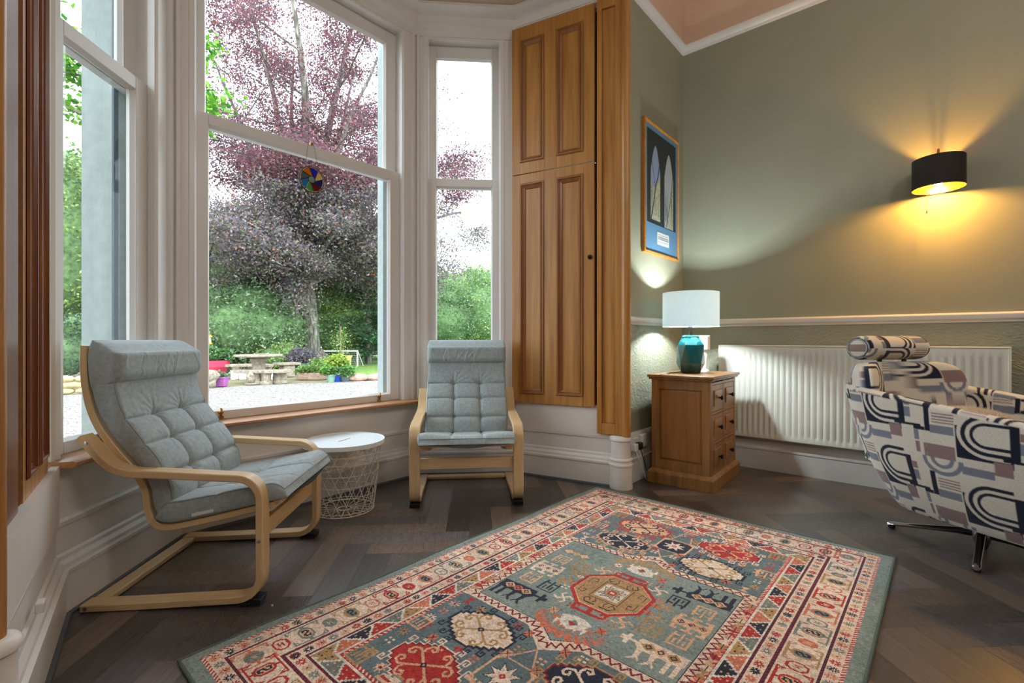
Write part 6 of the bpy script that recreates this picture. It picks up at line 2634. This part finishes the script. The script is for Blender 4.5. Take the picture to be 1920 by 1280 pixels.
# carved stone pot at the right end and small carved figure stone
p = at(525, 718)
r = thing('stone_urn', 'carved stone urn at the right end of the front bench', 'urn', p)
MB().lathe([(.19, 0), (.19, .05), (.16, .07), (.15, .12), (.165, .26), (.185, .32), (.19, .345)], (0, 0, 0), 24).build('bowl', G, r)
MB().lathe([(.168, .10), (.172, .13), (.172, .15), (.168, .18)], (0, 0, 0), 24, cap=False).build('carved_band', G, r)
p = at(470, 721)
r = thing('stone_figure', 'small carved standing stone with rounded top before the bench', 'ornament', p)
MB().box(-.11, .11, -.08, .08, 0, .04).build('plinth', G, r, bevel=.008)
rot_noise_blob((0, 0, .17), (.095, .085, .15), 5, .08).build('figure', G, r)
rot_noise_blob((-.0, -.06, .25), (.05, .045, .05), 6, .08).build('face', G, r)
p = at(538, 706)
r = thing('stone_pillar_stand', 'square stone stand with flat cap right of the benches', 'stand', p)
MB().box(-.17, .17, -.17, .17, 0, .36).build('shaft', G, r, bevel=.01)
MB().box(-.33, .33, -.24, .24, .36, .43).build('cap', G, r, bevel=.012)
# whitish buckets under the benches
for u, txt in ((441, 'leftmost white bucket under the stone benches'), (456, 'second white bucket from the left under the stone benches'), (499, 'white bucket right of the stone table pedestal'), (513, 'rightmost white bucket beside the stone urn')):
    p = at(u, 711)
    r = thing('bucket', txt, 'bucket', p, 0, 'white buckets under the stone benches')
    MB().lathe([(.10, 0), (.125, .24), (.13, .245), (.13, .26), (.115, .258), (.09, .02)], (0, 0, 0), 20).build('tub', M['plastic'], r)
    MB().tube([(.128 * math.cos(a), .02 + .0 * a, .24 - .10 * math.sin(a) * .6) for a in np.linspace(0, PI, 9)], .004, 5).build('handle', M['steel'], r)
# pink planter and purple trough
p = at(405, 709)
r = thing('planter', 'large pink plastic planter with leafy plant at the left of the wide window', 'planter', p)
mp_ = plain('pink_plastic', rgb(206, 58, 90), .45)
MB().lathe([(.22, 0), (.28, .28), (.30, .30), (.30, .325), (.335, .33), (.355, .52), (.34, .525), (.31, .46)], (0, 0, 0), 32).build('pot', mp_, r)
MB().lathe([(.001, .44), (.32, .45)], (0, 0, 0), 20, cap=False).build('soil', M['core_84_112_70'], r)
leaves('plant', clump_points([((0, 0, .66), (.40, .34, .22), 1)], 2600, 91, 30, .07, .3), .10, [(86, 134, 80, 2), (120, 162, 110, 2), (140, 172, 140, 1), (104, 150, 60, 1)], r, 92, .8, 1.3)
p = at(414, 724)
r = thing('trough', 'small purple plastic trough in front of the pink planter', 'planter', p, math.radians(-46))
mv_ = plain('purple_plastic', rgb(168, 96, 164), .45)
mb = MB().hexa([(-.11, -.09, 0), (.11, -.09, 0), (.11, .09, 0), (-.11, .09, 0)], [(-.145, -.12, .20), (.145, -.12, .20), (.145, .12, .20), (-.145, .12, .20)])
mb.build('body', mv_, r, bevel=.01)
MB().box(-.155, .155, -.13, .13, .19, .222).build('rim', mv_, r, bevel=.006)
leaves('plant', clump_points([((0, 0, .28), (.13, .11, .07), 1)], 500, 93, 20, .04, .2), .05, MIX, r, 94, .8, 1.4)
p = at(386, 727)
r = thing('stone_pedestal', 'rough block of pale carved stone beside the purple trough', 'stone', p)
rot_noise_blob((0, 0, .28), (.26, .22, .16), 12, .12).build('cap', G, r)
rot_noise_blob((0, 0, .12), (.21, .18, .17), 13, .12).build('block', G, r)
# bird feeder
p = at(393, 705)
r = thing('bird_feeder', 'yellow capped tube bird feeder on a thin pole above the pink planter', 'bird feeder', p)
my_ = plain('yellow_plastic', rgb(226, 180, 70), .5)
MB().tube([(0, 0, 0), (0, 0, 1.40)], .008, 8).build('pole', M['steel'], r)
MB().lathe([(.06, .86), (.075, .88), (.075, .90), (.055, .905), (.055, .92)], (0, 0, .12), 20).build('seed_tray', my_, r)
MB().lathe([(.048, 1.03), (.048, 1.20)], (0, 0, 0), 20, cap=False).build('tube', plain('clear_tube', rgb(170, 178, 170), .2), r)
MB().lathe([(.078, 1.20), (.078, 1.23), (.055, 1.27), (.01, 1.29)], (0, 0, 0), 20).build('cap', my_, r)
# dark pot with purple shrub, stone trough with plants
p = at(567, 701)
r = thing('dark_pot', 'navy pot with a dull purple shrub in front of the beech trunk', 'planter', p)
MB().lathe([(.17, 0), (.23, .30), (.25, .32), (.25, .37), (.22, .37), (.20, .30)], (0, 0, 0), 24).build('pot', plain('navy_glaze', rgb(40, 48, 72), .4), r)
leaves('shrub', clump_points([((0, 0, .60), (.36, .34, .24), 1), ((-.22, 0, .52), (.24, .3, .16), .6)], 4000, 95, 30, .08, .3), .07, [(124, 116, 130, 2), (150, 138, 150, 2), (114, 122, 108, 1)], r, 96)
p = at(585, 711)
r = thing('stone_trough', 'long weathered stone trough filled with green plants below the beech', 'planter', p, math.radians(-52))
MB().box(-.36, .40, -.20, .20, 0, .20).build('trough', plain('brown_stone', rgb(150, 128, 112), .95, noise=.3, nscale=12, bmp=.5, bscale=30), r, bevel=.02)
leaves('plants', clump_points([((-.22, 0, .28), (.22, .18, .10), 1), ((.22, 0, .36), (.28, .2, .20), 1)], 3600, 97, 30, .06, .2), .06, [(136, 176, 92, 2), (160, 196, 110, 2), (110, 150, 80, 1)], r, 98, .8, 1.5)
p = at(621, 716)
r = thing('green_pot', 'small grey-green glazed pot with leafy plant left of the blue pot', 'planter', p)
MB().lathe([(.08, 0), (.105, .10), (.115, .17), (.12, .18), (.12, .205), (.10, .205), (.09, .16)], (0, 0, 0), 24).build('pot', plain('celadon_glaze', rgb(120, 160, 140), .3), r)
leaves('plant', clump_points([((0, 0, .32), (.24, .2, .12), 1)], 1500, 99, 25, .05, .2), .075, [(120, 176, 80, 2), (150, 200, 100, 2), (96, 146, 70, 1)], r, 100, .8, 1.4)
p = at(632, 715)
r = thing('blue_pot', 'tall bright blue pot with a yellow-green bushy plant', 'planter', p)
MB().lathe([(.12, 0), (.15, .14), (.17, .26), (.215, .34), (.225, .36), (.225, .39), (.20, .39), (.17, .30)], (0, 0, 0), 24).build('pot', plain('cobalt_glaze', rgb(16, 70, 180), .25), r)
leaves('plant', clump_points([((0, 0, .52), (.25, .22, .19), 1)], 2600, 101, 25, .05, .3), .075, [(160, 200, 90, 2), (190, 214, 100, 2), (216, 196, 60, .8), (120, 170, 80, 1)], r, 102, .8, 1.4)
p = at(647, 715)
r = thing('grey_pot', 'small dark grey pot with a leafy plant right of the blue pot', 'planter', p)
MB().lathe([(.09, 0), (.13, .10), (.135, .18), (.12, .19), (.11, .14)], (0, 0, 0), 24).build('pot', plain('grey_glaze', rgb(84, 92, 98), .4), r)
leaves('plant', clump_points([((0, 0, .30), (.24, .2, .14), 1)], 1500, 103, 25, .05, .2), .085, [(110, 170, 90, 2), (140, 194, 110, 2), (92, 144, 72, 1)], r, 104, .8, 1.4)
# kerb of rough stones along the lawn
a, b = Vector((6.96, 12.02)), Vector((11.5, 9.55))
for k in range(9):
    t0, t1 = k / 9 + .004, (k + 1) / 9 - .004
    m_ = MB()
    p0, p1 = a.lerp(b, t0), a.lerp(b, t1)
    rnd = random.Random(40 + k)
    c = (p0 + p1) / 2
    L = (p1 - p0).length / 2
    rot_noise_blob((0, 0, .09), (L * 1.16, .13, .115 + rnd.uniform(-.012, .012)), 60 + k, .07, m_)
    if 'kerbstone' not in M:
        M['kerbstone'] = plain('red_brown_stone', rgb(178, 142, 128), .95, noise=.35, nscale=12, bmp=.6, bscale=30)
    o = m_.build('kerb_stone', M['kerbstone'])
    o.location = (c.x, c.y, GZ)
    o.rotation_euler = (0, 0, math.atan2((b - a).y, (b - a).x))
    tag(o, 'rough red-brown kerb stone between the gravel and the lawn', 'kerb stone', 'kerb stones along the lawn')
# low yellow stone wall seen through the left window
a, b = Vector((-.2, 13.9)), Vector((2.6, 13.15))
o = MB()
ang = math.atan2((b - a).y, (b - a).x)
w_ = (b - a).length
for row in range(3):
    x = 0.0
    rnd = random.Random(70 + row)
    while x < w_:
        L = rnd.uniform(.22, .42)
        rot_noise_blob((x + L / 2, 0, .065 + row * .125), (L * .54, .15, .072), int(x * 50) + row, .06, o, 10, 8)
        x += L
ow = o.build('low_stone_wall', plain('yellow_stone', rgb(190, 174, 124), .95, noise=.3, nscale=9, bmp=.5, bscale=30))
ow.location = (a.x, a.y, GZ)
ow.rotation_euler = (0, 0, ang)
tag(ow, 'low yellowish stone wall seen through the narrow left window', 'wall')


# chimney pot, sapling with stake, football goal
p = at(652, 692)
r = thing('chimney_pot', 'tan clay chimney pot standing on the lawn edge by the goal', 'chimney pot', (p[0] * .86, p[1] * .86, GZ + .05))
MB().lathe([(.16, .0), (.16, .12), (.13, .16)], (0, 0, 0), 20).build('foot', M['plastic'], r)
MB().lathe([(.13, .15), (.105, .25), (.105, .44), (.14, .52), (.15, .56), (.12, .56), (.10, .5)], (0, 0, 0), 20).build('pot', plain('tan_clay', rgb(190, 158, 104), .8), r)
x, y = ray_pt(637, 17.2)
r = thing('sapling', 'thin young sapling tied to a stake in front of the goal', 'sapling', (x, y, GZ))
MB().tube([(0, 0, 0), (.02, 0, 1.0), (0, 0, 1.75)], [.016, .012, .005], 8).build('stem', M['bark'], r)
MB().tube([(.05, .02, 0), (.05, .02, 1.6)], .012, 6).build('stake', M['sill'], r)
leaves('leaves', np.random.default_rng(3).normal(0, 1, (420, 3)) * np.array([.16, .16, .30]) + np.array([0, 0, 1.05]), .075, LIME, r, 105)


def goal():
    d = 19.1
    x0, y0 = ray_pt(606, d)
    x1, y1 = ray_pt(670, d)
    zt = 1 - (658 - 637) * d / 906.67
    z0 = GZ + .06
    ax, ay = (x0 + x1) / 2, (y0 + y1) / 2
    ang = math.atan2(y1 - y0, x1 - x0)
    w = math.hypot(x1 - x0, y1 - y0) / 2
    r = thing('football_goal', 'small white football goal with netting on the lawn', 'goal', (ax, ay, z0), ang)
    h = zt - z0
    W_ = M['plastic']
    MB().tube([(-w, 0, h), (w, 0, h)], .030, 10).build('crossbar', W_, r)
    for sx in (-1, 1):
        MB().tube([(sx * w, 0, 0), (sx * w, 0, h + .03)], .030, 10).build('post', W_, r)
        MB().tube([(sx * w, .75, 0), (sx * w, .05, h)], .014, 8).build('stay', W_, r)
    nb = MB()
    for k in range(15):
        x = -w + 2 * w * k / 14
        nb.tube([(x, .75, 0), (x, .05, h)], .004, 4)
    for k in range(8):
        t = k / 7
        nb.tube([(-w, .75 - .7 * t, h * t), (w, .75 - .7 * t, h * t)], .004, 4)
    nb.build('net', M['wire'], r)


goal()


# house roof showing below the trees in the right window
x, y = ray_pt(870, 40)
r = thing('distant_house', 'distant grey-roofed house low in the narrow right window', 'house', (x, y, GZ), math.radians(-49))
MB().box(-2.2, 2.2, -1.2, 3.5, 0, .72).build('walls', M['panelwhite'], r, smooth=False)
mr = plain('grey_tile_roof', rgb(150, 146, 150), .9, noise=.25, nscale=8)
MB().prism([(-1.5, .70), (3.8, .70), (1.15, 1.72)], -2.0, 1.9, axis='x').build('roof', mr, r, smooth=False)
# ------------------------------------------------------------------ light
def light(name, kind, loc, energy, col, **kw):
    d = bpy.data.lights.new(name, kind)
    d.energy = energy
    d.color = col
    for k, v in kw.items():
        setattr(d, k, v)
    o = bpy.data.objects.new(name, d)
    C.objects.link(o)
    o.location = loc
    return o


W = bpy.data.worlds.new('overcast_sky')
bpy.context.scene.world = W
W.use_nodes = True
nt = W.node_tree
for n in list(nt.nodes):
    nt.nodes.remove(n)
out = N(nt, 'ShaderNodeOutputWorld')
bg = N(nt, 'ShaderNodeBackground')
tc = N(nt, 'ShaderNodeTexCoord')
cn = N(nt, 'ShaderNodeTexNoise', i_Scale=2.2, i_Detail=5.0)
nt.links.new(tc.outputs['Generated'], cn.inputs['Vector'])
cr_ = ramp(nt, cn.outputs['Fac'], [(.3, (.70, .84, 1.0, 1)), (.65, (.90, .96, 1.0, 1))])
nt.links.new(cr_.outputs[0], bg.inputs[0])
bg.inputs[1].default_value = SKY
nt.links.new(bg.outputs[0], out.inputs[0])

sun = light('hazy_sun', 'SUN', (0, 0, 12), 2.6, (1.0, .97, .92), angle=math.radians(50))
sun.rotation_euler = (math.radians(62), 0, math.radians(-25))
light('table_lamp_light', 'POINT', (LAMP[0], LAMP[1], LAMP[2] + .445), LAMP_W, (.80, .95, 1.0), shadow_soft_size=.027)
light('wall_light_light', 'POINT', (SC[0], SC[1], 1.968), SCONCE_W, (1.0, .50, .09), shadow_soft_size=.027)
# added unseen fill lights, behind and above the camera
for k, (x, y, e) in enumerate(((1.7, -1.3, FILL_W), (-.9, -.9, FILL_W * .9), (2.0, -3.0, FILL_W * .5))):
    light('fill_light', 'POINT', (x, y, 3.25), e, (1.0, .945, .90), shadow_soft_size=.22)

# ------------------------------------------------------------------ camera
cd = bpy.data.cameras.new('camera')
cam = bpy.data.objects.new('camera', cd)
C.objects.link(cam)
cam.location = (0, 0, 1.0)
cam.rotation_euler = (PI / 2, 0, -math.radians(49.1))
cd.sensor_width = 36
cd.lens = 17.0
cd.shift_y = -3 / 1920
cd.clip_start = .02
sc = bpy.context.scene
sc.camera = cam
sc.view_settings.view_transform = 'Standard'
sc.view_settings.look = 'None'
sc.view_settings.exposure = EXPO
sc.view_settings.gamma = 1
sc.view_settings.use_curve_mapping = False
cy = sc.cycles
cy.max_bounces = 8
cy.diffuse_bounces = 4
cy.glossy_bounces = 3
cy.transmission_bounces = 4
cy.transparent_max_bounces = 12
cy.sample_clamp_indirect = 6.0
cy.caustics_reflective = False
cy.caustics_refractive = False
